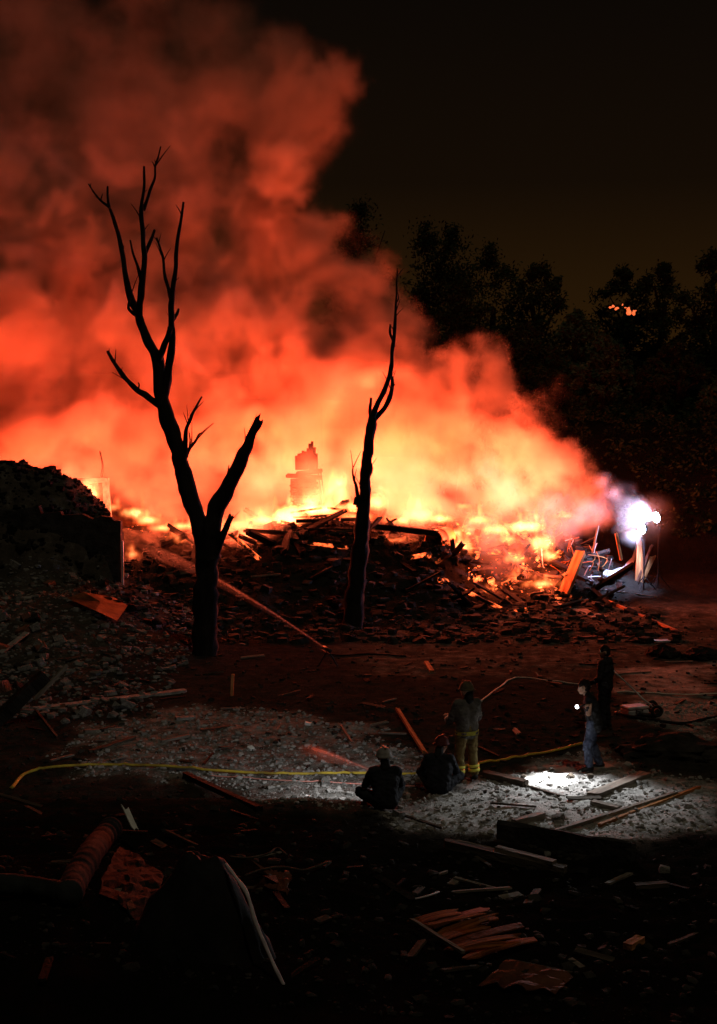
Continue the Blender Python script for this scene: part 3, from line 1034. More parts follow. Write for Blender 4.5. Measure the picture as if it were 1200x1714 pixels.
for px, py, s, mt, label in (
    (420, 1256, .07, 'white', 'small white lump lying in the grey dust'),
    (515, 1214, .07, 'white', 'white lump lying farther back than the others in the dust'),
    (520, 1226, .05, 'stone', 'small grey lump just below the far white lump'),
    (110, 1211, .10, 'stone', 'pale stone below the long pale board'),
    (545, 1312, .09, 'concrete', 'angular pale stone lying on the thin red hose'),
    (667, 1368, .10, 'stone', 'round stone below the seated firefighters'),
    (934, 1374, .10, 'stone', 'round stone lying right of the grey wooden block'),
    (515, 1335, .04, 'white', 'tiny white chip on the grey dust below the red hose'),
    (225, 1208, .06, 'stone', 'pale stone beside the short pale slab'),
    (1112, 1460, .08, 'concrete', 'pale stone lying in the dark under the upright slab'),
    (916, 1432, .06, 'concrete', 'small pale stone in front of the upright slab'),
    (955, 1303, .09, 'wood_dark', 'left one of the two dark blocks at the torch lit patch'),
    (988, 1302, .08, 'wood_dark', 'right one of the two dark blocks at the torch lit patch'),
    (876, 1302, .06, 'wood_dark', 'small dark clod on the torch lit patch'),
):
    o = obj('loose_stone' if mt in ('stone', 'concrete') else 'rubble_lump', rock_mesh('lump_shape', px, M[mt], .6))
    q = G(px, py)
    o.location = q + Vector((0, 0, s * .4))
    o.scale = (s * 1.2, s, s * .8)
    o.rotation_euler = (.1, .2, px)
    tag(o, label, 'stone' if mt in ('stone', 'concrete') else 'lump')
# mounds of dark scrap on the right ground
for px, py, wd, label in ((1110, 1098, .8, 'low dark scrap pile on the pale ground at right, the left of two'), (1172, 1102, .9, 'low dark scrap pile on the pale ground at right, the right of two')):
    q = G(px, py)
    bm = bmesh.new()
    bmesh.ops.create_icosphere(bm, subdivisions=4, radius=1)
    for v in bm.verts:
        v.co *= 1 + .35 * mnoise.noise(v.co * 2 + Vector((px, 0, 0))) + .15 * mnoise.noise(v.co * 6)
        v.co = Vector((v.co.x * wd * .55, v.co.y * .45, v.co.z * .28))
    o = tag(obj('scrap_pile', bm, M['char']), label, 'scrap pile')
    o.location = q
# upright slab and pad
a, b = G(834, 1402), G(1062, 1442)
lay('upright_slab', a, b, .10, .55, M['concrete_dark'], 'long sooty slab standing on edge in the rubble below the torch light', 'slab', lift=-.02, splinter=.03)
lay('flat_pad', G(984, 1290), G(1022, 1284), .36, .05, M['concrete'], 'small pale slab under the feet of the man with the torch', 'slab', lift=.03)
# random sticks and planks over the near and far ground
GS = 'splinters strewn over the ground'
spl = [plank_mesh('splinter_shape', 1, .05 + .03 * (k % 3), .03, k + 400, M[('wood', 'wood_dark', 'char', 'wood_dark')[k % 4]], .08) for k in range(12)]
for _ in range(120):
    px, py = rnd.uniform(0, 1200), rnd.uniform(1040, 1640)
    q = G(px, py)
    if (q - Vector((3.4, 25.1, 0))).length < .8:
        continue
    yaw = rnd.uniform(0, 6.28)
    o = obj('splinter', rnd.choice(spl))
    o.scale = (rnd.uniform(.2, .9), 1, 1)
    o.rotation_euler = (rnd.uniform(-.3, .3), rnd.uniform(-.12, .12), yaw)
    o.location = q + Vector((0, 0, .025))
    tag(o, 'splinter of wood strewn over the ground', 'splinter', GS)

# ------------------------------------------------------------------ hoses
def hose(name, px, rad, m, label, cat='hose', lift=0.0, flat=.75, group=None):
    pts = []
    for q in px:
        g = G(q[0], q[1])
        pts.append(g + Vector((0, 0, rad * .8 + (q[2] if len(q) > 2 else lift))))
    pts = catmull(pts, 8)
    for p in pts[1:-1]:
        p += Vector((.04 * mnoise.noise(p * 1.3), .07 * mnoise.noise(p * .9 + Vector((5, 0, 0))), 0))
        gz = h(p.x, p.y) + rad * .7
        if p.z < gz:
            p.z = gz
    return tag(obj(name, tube_bm(pts, [rad] * len(pts), 8, 0, 0, flat=flat), m, None, True), label, cat, group)


hose('fire_hose', [(18, 1322), (36, 1303), (62, 1291), (110, 1284), (190, 1282), (270, 1284), (340, 1290), (430, 1297), (520, 1298), (610, 1296), (700, 1296), (790, 1283), (850, 1273), (905, 1263), (950, 1254), (975, 1247)], .033, M['yellow_hose'], 'long yellow fire hose running across the ground behind the firefighters')
hose('thin_hose', [(352, 1300), (420, 1305), (500, 1309), (560, 1311), (630, 1315), (700, 1318)], .016, M['red_hose'], 'thin faded red hose lying in front of the yellow one')
hose('canvas_hose', [(1032, 1160), (1070, 1161), (1120, 1163), (1170, 1164), (1240, 1160)], .028, M['white_hose'], 'pale canvas hose running out to the right edge')
hose('rubber_hose', [(1030, 1195), (1060, 1203), (1100, 1209), (1140, 1213), (1175, 1207), (1240, 1192)], .04, M['black_hose'], 'thick black hose curving to the right edge below the pale one')
hose('thin_hose', [(806, 1175), (830, 1155), (858, 1138), (885, 1136), (920, 1141), (960, 1145), (990, 1150)], .02, M['white_hose'], 'thin hose curving over the dark ground behind the standing men')
hose('fire_hose', [(540, 1090), (552, 1096), (580, 1098), (620, 1096), (680, 1100)], .03, M['tarp'], 'dark hose feeding the nozzle of the orange water jet')

# ------------------------------------------------------------------ foreground wreckage
q = P(330, 1700, 15.6)
zg = h(q.x, 15.6)
bm = bmesh.new()
bmesh.ops.create_icosphere(bm, subdivisions=5, radius=1)
for v in bm.verts:
    v.co *= 1 + .10 * mnoise.noise(v.co * 1.7) + .05 * mnoise.noise(v.co * 4) + .02 * mnoise.noise(v.co * 11)
    v.co = Vector((v.co.x * .60 * (1.0 + .77 * max(0, 1 - max(v.co.z, -.2)) ** 1.5), v.co.y * .6, v.co.z * 1.55))
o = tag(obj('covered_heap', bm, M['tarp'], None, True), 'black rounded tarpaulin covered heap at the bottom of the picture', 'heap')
o.location = (q.x, 15.7, P(330, 1418, 15.7).z - 1.62)


def cable3(name, pts, rad, m, label, cat='cable', flat=1.0):
    pts = catmull(pts, 8)
    return tag(obj(name, tube_bm(pts, [rad * (1 + .4 * mnoise.noise(p * 6)) for p in pts], 7, 0, 0, flat=flat), m, None, True), label, cat)


cable3('white_cable', [P(378, 1446, 15.55), P(392, 1465, 15.4), P(410, 1490, 15.3), P(418, 1510, 15.25), P(428, 1545, 15.2), P(447, 1590, 15.15), P(465, 1630, 15.1), P(486, 1668, 15.1), P(512, 1694, 15.1)], .022, M['cable'], 'pale twisted cable hanging down the right side of the black heap')
cable3('bent_wire', [G(385, 1446) + Vector((0, 0, .1)), G(420, 1450) + Vector((0, 0, .12)), G(450, 1446) + Vector((0, 0, .15)), G(464, 1437) + Vector((0, 0, .15)), G(480, 1443) + Vector((0, 0, .1))], .014, M['wood_dark'], 'bent pale twig above the pale cable', 'twig')
cable3('bent_wire', [G(410, 1478) + Vector((0, 0, .1)), G(440, 1470) + Vector((0, 0, .12)), G(475, 1464) + Vector((0, 0, .1)), G(510, 1466) + Vector((0, 0, .08)), G(550, 1455) + Vector((0, 0, .1))], .018, M['wood_dark'], 'long pale twig reaching right from the pale cable', 'twig')
cable3('bent_wire', [G(686, 1496), G(692, 1508) + Vector((0, 0, .03)), G(715, 1506) + Vector((0, 0, .05)), G(734, 1497) + Vector((0, 0, .03)), G(728, 1494)], .014, M['cable'], 'small hooked pale wire lying in the dark rubble', 'wire')
# grey duct: a flattened length and a ribbed length
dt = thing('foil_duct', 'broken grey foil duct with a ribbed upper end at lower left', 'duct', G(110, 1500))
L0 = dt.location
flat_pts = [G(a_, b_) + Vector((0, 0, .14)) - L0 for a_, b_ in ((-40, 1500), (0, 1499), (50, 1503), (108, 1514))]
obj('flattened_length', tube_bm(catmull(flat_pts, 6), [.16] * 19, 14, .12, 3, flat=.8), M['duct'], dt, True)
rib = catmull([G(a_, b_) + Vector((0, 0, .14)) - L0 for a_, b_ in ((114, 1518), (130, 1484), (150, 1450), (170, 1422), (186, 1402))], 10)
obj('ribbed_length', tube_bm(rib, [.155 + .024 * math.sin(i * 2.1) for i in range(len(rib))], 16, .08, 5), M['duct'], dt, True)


def crumple(name, px, mt, label, cat, amp=.12, D=None, seed=0, thick=.012, n=14):
    """a creased sheet over the quad px (photo corners on the ground)"""
    c = [G(a, b) for a, b in px]
    ctr = sum(c, Vector()) / 4
    bm = bmesh.new()
    g = []
    for i in range(n + 1):
        row = []
        for j in range(n + 1):
            u, v = i / n, j / n
            p = c[0] * (1 - u) * (1 - v) + c[1] * u * (1 - v) + c[2] * u * v + c[3] * (1 - u) * v
            z = amp * (abs(mnoise.noise(Vector((u * 3 + seed, v * 3, seed)))) * 1.6 + .5 * abs(mnoise.noise(Vector((u * 8 + seed, v * 8, 1)))))
            e = .05 * mnoise.noise(Vector((u * 7, v * 7, seed + 5)))
            row.append(bm.verts.new(Vector((p.x + e, p.y + e, max(p.z, h(p.x, p.y)) + .03 + z)) - ctr))
        g.append(row)
    for i in range(n):
        for j in range(n):
            bm.faces.new((g[i][j], g[i + 1][j], g[i + 1][j + 1], g[i][j + 1]))
    bmesh.ops.recalc_face_normals(bm, faces=bm.faces)
    bmesh.ops.solidify(bm, geom=list(bm.faces), thickness=thick)
    o = tag(obj(name, bm, M[mt]), label, cat)
    o.location = ctr
    return o


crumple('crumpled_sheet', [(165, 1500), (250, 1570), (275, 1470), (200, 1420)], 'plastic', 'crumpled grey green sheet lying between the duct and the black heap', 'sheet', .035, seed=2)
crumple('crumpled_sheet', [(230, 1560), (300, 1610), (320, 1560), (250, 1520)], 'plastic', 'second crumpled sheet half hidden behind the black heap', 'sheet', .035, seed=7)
lay('white_strip', P(208, 1348, 20.2), P(227, 1390, 20.0), .09, .02, M['white'], 'torn white strip sticking up above the crumpled sheet', 'strip', lift=0, splinter=.3)
crumple('brown_sheet', [(800, 1655), (930, 1668), (960, 1640), (850, 1612)], 'brown_board', 'dark red brown board lying below the torn orange panel', 'board', .06, seed=4)
crumple('brown_sheet', [(440, 1490), (480, 1502), (488, 1470), (455, 1462)], 'brown_board', 'small brown board fragment below the long pale twig', 'board', .08, seed=9)
tp = thing('torn_panelling', 'torn orange brown wooden panel with splintered strips lying in the dark foreground', 'panel', G(780, 1580))
for k in range(10):
    a = G(690 + 9 * k + rnd.uniform(-3, 14), 1556 + 6.6 * k) + Vector((0, 0, .08 + .02 * (k % 3)))
    b = G(820 + 7 * k + rnd.uniform(-45, 30), 1539 + 6 * k + rnd.uniform(-9, 9)) + Vector((0, 0, .12 + rnd.uniform(-.03, .07)))
    me = plank_mesh('strip', (b - a).length, rnd.uniform(.09, .22), .016, 800 + k, M['torn_wood' if k % 4 != 2 else 'brown_board'], .22, rnd.uniform(0, .03))
    o = obj('strip', me, None, tp)
    o.location = (a + b) / 2 - tp.location
    o.rotation_euler = axes(b - a, roll=rnd.uniform(-.12, .12)).to_euler()
a, b = G(688, 1560) + Vector((0, 0, .16)), G(776, 1614) + Vector((0, 0, .14))
o = obj('edge_batten', plank_mesh('edge_batten', (b - a).length, .05, .04, 850, M['wood'], .04), None, tp)
o.location = (a + b) / 2 - tp.location
o.rotation_euler = axes(b - a).to_euler()

# hand trolley and case behind the man with the torch
q = G(1066, 1200)
tr = thing('hand_trolley', 'two wheeled steel hand trolley standing behind the man with the torch', 'trolley', q)
A_ = [P(1030, 1126, q.y + .2), P(1048, 1143, q.y + .15), P(1064, 1158, q.y + .1), P(1078, 1172, q.y), P(1096, 1186, q.y)]
for dy in (0, .35):
    obj('handle_tube', tube_bm(catmull([p - q + Vector((0, dy, 0)) for p in A_], 5), [.018] * 21, 7), M['aluminium'], tr, True)
obj('axle', tube_bm([P(1097, 1192, q.y - .05) - q, P(1097, 1192, q.y - .05) - q + Vector((0, .5, 0))], [.02, .02], 8), M['steel'], tr)
obj('toe_plate', box_bm(.35, .4, .02, None, P(1085, 1198, q.y) - q + Vector((0, .2, 0)), Matrix.Rotation(.2, 3, 'Y')), M['steel'], tr)
for dy in (-.03, .48):
    bm = bmesh.new()
    c0 = P(1099, 1190, q.y - .05) - q + Vector((0, dy, 0))
    pts = [c0 + Vector((math.cos(t / 20 * 2 * math.pi) * .1, 0, math.sin(t / 20 * 2 * math.pi) * .1)) for t in range(21)]
    wh = obj('wheel', tube_bm(pts, [.035] * 21, 8, cap=False, bm=bm), M['boot'], tr, True)
    obj('hub', tube_bm([c0 + Vector((0, -.03, 0)), c0 + Vector((0, .03, 0))], [.06, .06], 10), M['steel'], wh)
q = G(1062, 1196)
cs_ = thing('equipment_case', 'pale hard equipment case lying beside the hand trolley', 'case', q, .4)
obj('case_base', box_bm(.52, .34, .12, None, (0, 0, .07), None, .02), M['metal'], cs_)
obj('case_lid', box_bm(.53, .35, .07, None, (0, 0, .168), None, .02), M['metal'], cs_)
obj('handle', tube_bm(catmull([Vector((-.08, -.18, .12)), Vector((-.06, -.22, .12)), Vector((.06, -.22, .12)), Vector((.08, -.18, .12))], 4), [.012] * 13, 6), M['boot'], cs_)
q = G(1045, 1225)
bm = bmesh.new()
bmesh.ops.create_icosphere(bm, subdivisions=4, radius=1)
for v in bm.verts:
    v.co *= 1 + .3 * mnoise.noise(v.co * 1.8 + Vector((4, 0, 0))) + .16 * mnoise.noise(v.co * 5)
    v.co = Vector((v.co.x * 1.0, v.co.y * .6, v.co.z * .33))
o = tag(obj('earth_pile', bm, M['rubble']), 'dark pile of earth behind the man with the torch', 'earth pile')
o.location = G(1130, 1262)


# ------------------------------------------------------------------ people
def remesh(parts, voxel, wrinkle=0.0, seed=0.0, smooth_it=4):
    """one continuous skin round tapered limbs: list of (p0, r0, p1, r1)"""
    bm = bmesh.new()
    for p0, r0, p1, r1 in parts:
        p0, p1 = Vector(p0), Vector(p1)
        d = p1 - p0
        for q, rr in ((p0, r0), (p1, r1)):
            bmesh.ops.create_icosphere(bm, subdivisions=2, radius=rr, matrix=Matrix.Translation(q))
        if d.length > 1e-4:
            tube_bm([p0, p1], [r0, r1], 14, bm=bm)
    me = bpy.data.meshes.new('tmp')
    bm.to_mesh(me)
    bm.free()
    o = bpy.data.objects.new('tmp', me)
    link(o)
    md = o.modifiers.new('r', 'REMESH')
    md.mode = 'VOXEL'
    md.voxel_size = voxel
    s = o.modifiers.new('s', 'SMOOTH')
    s.iterations = smooth_it
    s.factor = .5
    dg = bpy.context.evaluated_depsgraph_get()
    res = bpy.data.meshes.new_from_object(o.evaluated_get(dg))
    bpy.data.objects.remove(o)
    bpy.data.meshes.remove(me)
    if wrinkle:
        nv = [v.normal.copy() for v in res.vertices]
        for v, nn in zip(res.vertices, nv):
            c = v.co
            a = abs(mnoise.noise(Vector((c.x * 7 + seed, c.y * 7, c.z * 13))))
            v.co += nn * wrinkle * (a - .3)
    return res


def make_person(label, loc, yaw, J, coat, trousers, head='helmet', helmet='helmet_grey', bare_arms=False, tape=None, group=None):
    t = thing('person', label, 'person', loc, yaw, group)
    V_ = lambda k: Vector(J[k])
    pel, che, nek, hed = V_('pelvis'), V_('chest'), V_('neck'), V_('head')
    fwd = Vector(J.get('face', (0, 1, 0))).normalized()
    side = fwd.cross(Vector((0, 0, 1))).normalized()
    body = []
    sp_ = (nek - pel).normalized()
    lat = Vector(J.get('lat', (1, 0, 0)))
    for s in (-1, 1):
        o_ = lat * s * .065
        body += [(pel + o_, .12, pel.lerp(che, .5) + o_ * .8, .105), (pel.lerp(che, .5) + o_ * .8, .105, che + o_ * 1.3, .12), (che + o_ * 1.3, .12, nek - sp_ * .06 + o_ * 1.1, .07)]
    body += [(nek - sp_ * .03, .062, hed - Vector((0, 0, .07)), .058)]
    up_ = Vector((0, 0, 1))
    body += [(hed, .093, hed + up_ * .035 - fwd * .015, .095), (hed - up_ * .05 + fwd * .03, .066, hed - up_ * .085 + fwd * .055, .042), (hed + fwd * .06 + up_ * .02, .052, hed + fwd * .055 - up_ * .04, .05),
             (hed + fwd * .105 + up_ * .005, .011, hed + fwd * .122 - up_ * .028, .015), (hed + fwd * .098 - up_ * .058 - side * .02, .012, hed + fwd * .098 - up_ * .058 + side * .02, .012),
             (hed + fwd * .095 + up_ * .03 - side * .035, .014, hed + fwd * .095 + up_ * .03 + side * .035, .014)]
    for s in (-1, 1):
        body += [(hed + side * s * .093 - up_ * .0, .017, hed + side * s * .095 - up_ * .035, .012)]
    for S in ('l', 'r'):
        sh, elb, wr = V_('sho_' + S), V_('elb_' + S), V_('wri_' + S)
        hip, kne, ank, toe = V_('hip_' + S), V_('kne_' + S), V_('ank_' + S), V_('toe_' + S)
        body += [(che.lerp(nek, .6), .07, sh, .066), (sh, .062, elb, .044), (elb, .044, wr, .029), (hip, .095, kne, .06), (kne, .06, kne.lerp(ank, .35), .058), (kne.lerp(ank, .35), .058, ank, .038), (ank, .04, toe, .03)]
        # hand: palm, four fingers, thumb
        hd = Vector(J.get('hand_' + S, (wr - elb))).normalized()
        across = hd.cross(Vector((0, 0, 1)) if abs(hd.z) < .8 else Vector((1, 0, 0))).normalized()
        cur = hd.cross(across).normalized() * (1 if S == 'l' else 1)
        pb, pe = wr + hd * .03, wr + hd * .085
        body += [(wr, .028, pb, .029), (pb - across * .018, .024, pe - across * .02, .02), (pb + across * .018, .024, pe + across * .02, .02)]
        grip = J.get('grip_' + S, .5)
        for k, ln in enumerate((.066, .076, .072, .056)):
            f0 = pe + across * (-.032 + .0215 * k)
            f1 = f0 + (hd * (1 - grip * .5) + cur * grip * .8).normalized() * ln * .52
            f2 = f1 + (hd * (.7 - grip * 1.2) + cur * (.3 + grip)).normalized() * ln * .48
            body += [(f0, .0105, f1, .0095), (f1, .0095, f2, .008)]
        th = pb - across * .034
        t1_ = th - across * .025 + hd * .03
        t2_ = t1_ + hd * .02 + cur * .022
        body += [(th, .013, t1_, .011), (t1_, .011, t2_, .009)]
    obj('body', remesh(body, .0085, smooth_it=2), M['skin'], t, True)
    for s in (-1, 1):
        bm = bmesh.new()
        bmesh.ops.create_uvsphere(bm, u_segments=8, v_segments=6, radius=.012, matrix=Matrix.Translation(hed + fwd * .098 + side * s * .033 + up_ * .008))
        obj('eye', bm, M['white'], t, True)
    # coat
    c = []
    hem = pel + (che - pel) * J.get('hem', -.25)
    for s in (-1, 1):
        o_ = lat * s * .07
        c += [(hem + o_, .145, pel.lerp(che, .5) + o_, .138), (pel.lerp(che, .5) + o_, .138, che + o_ * 1.35, .148), (che + o_ * 1.35, .148, nek - sp_ * .07 + o_ * 1.15, .088)]
    c += [(nek - sp_ * .06, .09, nek + sp_ * .01, .074)]
    for S in ('l', 'r'):
        sh, elb, wr = V_('sho_' + S), V_('elb_' + S), V_('wri_' + S)
        c += [(che.lerp(nek, .6), .1, sh, .093)]
        if bare_arms:
            c += [(sh, .09, sh.lerp(elb, .65), .068)]
        else:
            c += [(sh, .09, elb, .068), (elb, .069, wr.lerp(elb, .08), .048)]
    obj('coat', remesh(c, .016, .03, loc[0]), M[coat], t, True)
    # trousers
    c = [(pel + lat * .05, .135, pel - lat * .05, .135)]
    for S in ('l', 'r'):
        hip, kne, ank = V_('hip_' + S), V_('kne_' + S), V_('ank_' + S)
        c += [(hip, .122, kne, .088), (kne, .089, kne.lerp(ank, .5), .086), (kne.lerp(ank, .5), .086, ank + (kne - ank).normalized() * .05, .075)]
    obj('trousers', remesh(c, .016, .03, loc[1]), M[trousers], t, True)
    for S in ('l', 'r'):
        kne, ank, toe = V_('kne_' + S), V_('ank_' + S), V_('toe_' + S)
        d = (toe - ank)
        heel = ank - Vector((d.x, d.y, 0)).normalized() * .05 + (toe - ank) * .0
        c = [(ank + (kne - ank).normalized() * .07, .062, ank, .056), (ank, .055, toe, .04), (heel.lerp(ank, .3), .05, ank.lerp(toe, .3), .05), (toe, .042, toe + d.normalized() * .03, .034)]
        obj('boot', remesh(c, .013, 0, 0), M['boot'], t, True)
    if tape:
        for S in ('l', 'r'):
            kne, ank = V_('kne_' + S), V_('ank_' + S)
            d = (ank - kne).normalized()
            for f in (.55, .72):
                q = kne.lerp(ank, f)
                obj('reflective_band', tube_bm([q - d * .025, q + d * .025], [.103, .10], 16, .05, 2), M[tape], t, True)
            sh, elb, wr = V_('sho_' + S), V_('elb_' + S), V_('wri_' + S)
            q = elb.lerp(wr, .5)
            d = (wr - elb).normalized()
            obj('reflective_band', tube_bm([q - d * .02, q + d * .02], [.072, .068], 14), M['silver_tape'], t, True)
        bm = bmesh.new()
        for zz in (0,):
            q = hem
            pts = [q + Vector((math.cos(a / 20 * 6.2832) * .222, math.sin(a / 20 * 6.2832) * .158, .0)) for a in range(21)]
            tp_, bt = [], []
            for p in pts[:-1]:
                tp_.append(bm.verts.new(p + Vector((0, 0, .035))))
                bt.append(bm.verts.new(p - Vector((0, 0, .035))))
            for a in range(20):
                bm.faces.new((bt[a], bt[(a + 1) % 20], tp_[(a + 1) % 20], tp_[a]))
        bmesh.ops.solidify(bm, geom=list(bm.faces), thickness=.01)
        obj('reflective_belt', bm, M[tape], t, True)
    if head == 'helmet':
        bm = bmesh.new()
        bmesh.ops.create_uvsphere(bm, u_segments=24, v_segments=14, radius=.128)
        for v in bm.verts:
            v.co.z = v.co.z * 1.02 if v.co.z > -.02 else -.02 + (v.co.z + .02) * .25
            if v.co.z < -.01:
                k = 1.16 + .18 * max(0, -v.co.y / .128)
                v.co.x *= k
                v.co.y *= k
        rot = Vector((0, 1, 0)).rotation_difference(Vector((fwd.x, fwd.y, 0)).normalized()).to_matrix()
        hl = obj('helmet', bm, M[helmet], t, True)
        hl.location = hed + up_ * .045
        hl.rotation_euler = rot.to_euler()
        bm = bmesh.new()
        box_bm(.022, .2, .02, bm, (0, 0, .128))
        obj('comb', bm, M[helmet], hl)
        # neck flap
        c = [(hed - fwd * .06 - up_ * .02, .075, nek - fwd * .05, .085)]
        obj('neck_flap', remesh(c, .016, .01), M['boot'], t, True)
    else:
        c = [(hed + up_ * .035 - fwd * .02, .102, hed - fwd * .035 - up_ * .02, .09), (hed + up_ * .05, .098, hed + up_ * .04 + fwd * .02, .092)]
        obj('hair', remesh(c, .012, .012), M['hair'], t, True)
    return t


STAND = dict(pelvis=(0, 0, .96), chest=(0, .0, 1.27), neck=(0, 0, 1.47), head=(0, .02, 1.62),
             sho_l=(-.19, 0, 1.41), sho_r=(.19, 0, 1.41), elb_l=(-.27, .02, 1.13), elb_r=(.27, -.02, 1.12), wri_l=(-.24, .22, .98), wri_r=(.27, .12, .90),
             hip_l=(-.095, 0, .93), hip_r=(.095, 0, .93), kne_l=(-.13, .03, .50), kne_r=(.13, .03, .50), ank_l=(-.15, -.02, .09), ank_r=(.15, -.02, .09), toe_l=(-.18, .13, .04), toe_r=(.18, .13, .04))

q = G(781, 1309)
J = dict(STAND)
J.update(wri_l=(-.20, .36, 1.12), elb_l=(-.27, .14, 1.06), wri_r=(.02, .33, 1.05), elb_r=(.28, .10, 1.10), face=(-.4, 1, -.1), grip_l=.9, grip_r=.9, hem=-.22)
make_person('firefighter in tan trousers with lime reflective bands standing by the yellow hose', q, math.radians(24), J, 'jacket_grey', 'bunker', helmet='helmet_olive', tape='reflective')
SIT = dict(pelvis=(0, 0, .15), chest=(0, .10, .46), neck=(0, .16, .66), head=(0, .20, .81),
           sho_l=(-.19, .13, .60), sho_r=(.19, .13, .60), elb_l=(-.30, .22, .36), elb_r=(.28, .24, .36), wri_l=(-.22, .42, .30), wri_r=(.20, .44, .32),
           hip_l=(-.10, .03, .14), hip_r=(.10, .03, .14), kne_l=(-.38, .34, .22), kne_r=(.30, .38, .30), ank_l=(-.08, .52, .10), ank_r=(.10, .55, .10), toe_l=(.02, .62, .08), toe_r=(.16, .66, .05))
q = G(645, 1356)
J = dict(SIT)
J.update(face=(-.2, 1, 0), hem=.0)
seated = make_person('seated firefighter in a grey helmet with back turned, at the end of the white beam', q, math.radians(6), J, 'dark_coat', 'dark_coat', helmet='helmet_grey')
q = G(734, 1330)
J = dict(SIT)
J.update(face=(.5, 1, 0), head=(.03, .24, .80), kne_l=(-.34, .36, .30), kne_r=(.34, .34, .26), hem=.0)
make_person('seated firefighter in a dark red helmet beside the standing firefighter', q, math.radians(-8), J, 'dark_coat', 'dark_coat', helmet='helmet_dark')

# man with the torch: faces left
qm = G(992, 1291)
YAW = math.radians(82)
tor = P(966, 1183, qm.y - .22)           # torch head
loc_t = Matrix.Rotation(-YAW, 3, 'Z') @ (tor - qm)
J = dict(STAND)
J.update(pelvis=(0, -.02, .93), chest=(0, .05, 1.22), neck=(0, .11, 1.41), head=(0, .17, 1.55), face=(.15, 1, -.4),
         sho_l=(-.19, .07, 1.36), sho_r=(.19, .07, 1.36))
hl_ = loc_t + Vector((0, -.17, .05))
J['wri_l'] = tuple(hl_ + Vector((0, -.07, .0)))
J['elb_l'] = (-.25, .09, 1.10)
J['hand_l'] = (0.05, 1, -.2)
J['grip_l'] = .95
J['elb_r'] = (.25, -.04, 1.10)
J['wri_r'] = (.24, .06, .86)
J['kne_l'] = (-.12, .10, .49)
J['ank_l'] = (-.13, .06, .09)
J['toe_l'] = (-.14, .22, .04)
J['ank_r'] = (.14, -.14, .09)
J['toe_r'] = (.16, .02, .04)
make_person('man in jeans and a black shirt shining a torch at the ground', qm, YAW, J, 'black_shirt', 'jeans', 'hair', bare_arms=True)
# man behind him
qd = G(1012, 1222)
J = dict(STAND)
J.update(face=(-.6, 1, 0))
make_person('man in dark clothes standing behind the man with the torch', qd, math.radians(60), J, 'black_shirt', 'dark_coat', 'hair')

# ------------------------------------------------------------------ torch and its light
aim = G(922, 1304)
td = (aim - tor).normalized()
th_ = thing('torch', 'small black torch lit bright white in the man\'s hand', 'torch', tor)
back = (Matrix.Rotation(YAW, 3, 'Z') @ Vector((J['sho_l']))) * 0 + (qm + Matrix.Rotation(YAW, 3, 'Z') @ hl_ - tor)
bx = back.normalized()
obj('grip', tube_bm([bx * .03, bx * .2], [.018, .018], 10), M['boot'], th_, True)
obj('head', tube_bm([bx * .05, Vector((0, 0, 0))], [.02, .034], 12), M['boot'], th_, True)
bm = bmesh.new()
bmesh.ops.create_uvsphere(bm, u_segments=14, v_segments=8, radius=.036)
obj('lens', bm, M['torch_glass'], th_, True)


def spot(name, loc, target, energy, col, ang, blend, size=.02):
    l = bpy.data.lights.new(name, 'SPOT')
    l.energy = energy
    l.color = col
    l.spot_size = math.radians(ang)
    l.spot_blend = blend
    l.shadow_soft_size = size
    o = link(bpy.data.objects.new(name, l))
    o.location = loc
    o.rotation_euler = (target - loc).to_track_quat('-Z', 'Y').to_euler()
    return o


spot('torch_hotspot', tor + td * .06, aim, 1500, (.95, .97, 1.0), 46, .8)
spot('torch_spill', tor + td * .06, aim + Vector((.15, -1.4, 0)), 360, (.93, .96, 1.0), 128, 1.0)

# ------------------------------------------------------------------ floodlights
FL = []
for px, py, D, label in ((1099, 866, 51.0, 'bright white floodlight head at the far right of the heap, the higher of two'), (1075, 885, 50.6, 'bright white floodlight head beside the lit smoke, the lower of two')):
    q = P(px, py, D)
    zg = h(q.x, q.y)
    f = thing('floodlight', label, 'floodlight', (q.x, q.y, zg), 0, 'white floodlights')
    zz = q.z - zg
    aimf = Vector((-1, -.55, -.12)).normalized()
    c0 = Vector((0, 0, zz))
    obj('stand', tube_bm([Vector((.1, .1, 0)), Vector((.1, .1, zz - .2)), Vector((.08, .08, zz))], [.03, .025, .025], 8), M['tarp'], f)
    for k in range(3):
        a = k * 2.09
        obj('leg', tube_bm([Vector((.1, .1, .5)), Vector((.1 + math.cos(a) * .45, .1 + math.sin(a) * .45, 0))], [.018, .018], 6), M['tarp'], f)
    obj('housing', tube_bm([c0 - aimf * .22, c0 - aimf * .10, c0 + aimf * .0], [.07, .17, .2], 18), M['tarp'], f, True)
    bm = bmesh.new()
    bmesh.ops.create_uvsphere(bm, u_segments=18, v_segments=10, radius=1, matrix=Matrix.Translation(c0 + aimf * .015) @ axes(aimf).to_4x4() @ Matrix.Diagonal((.09, .185, .185, 1)))
    obj('lens', bm, M['lamp_glass'], f, True)
    FL.append((Vector((q.x, q.y, q.z)), aimf))
for (q, d), tgt, e in zip(FL, (P(1040, 850, 50.6), G(1030, 962)), (3800, 2600)):
    spot('floodlight_beam', q + d * .16, tgt, e, (.42, .54, 1.0), 100, .7, .12)

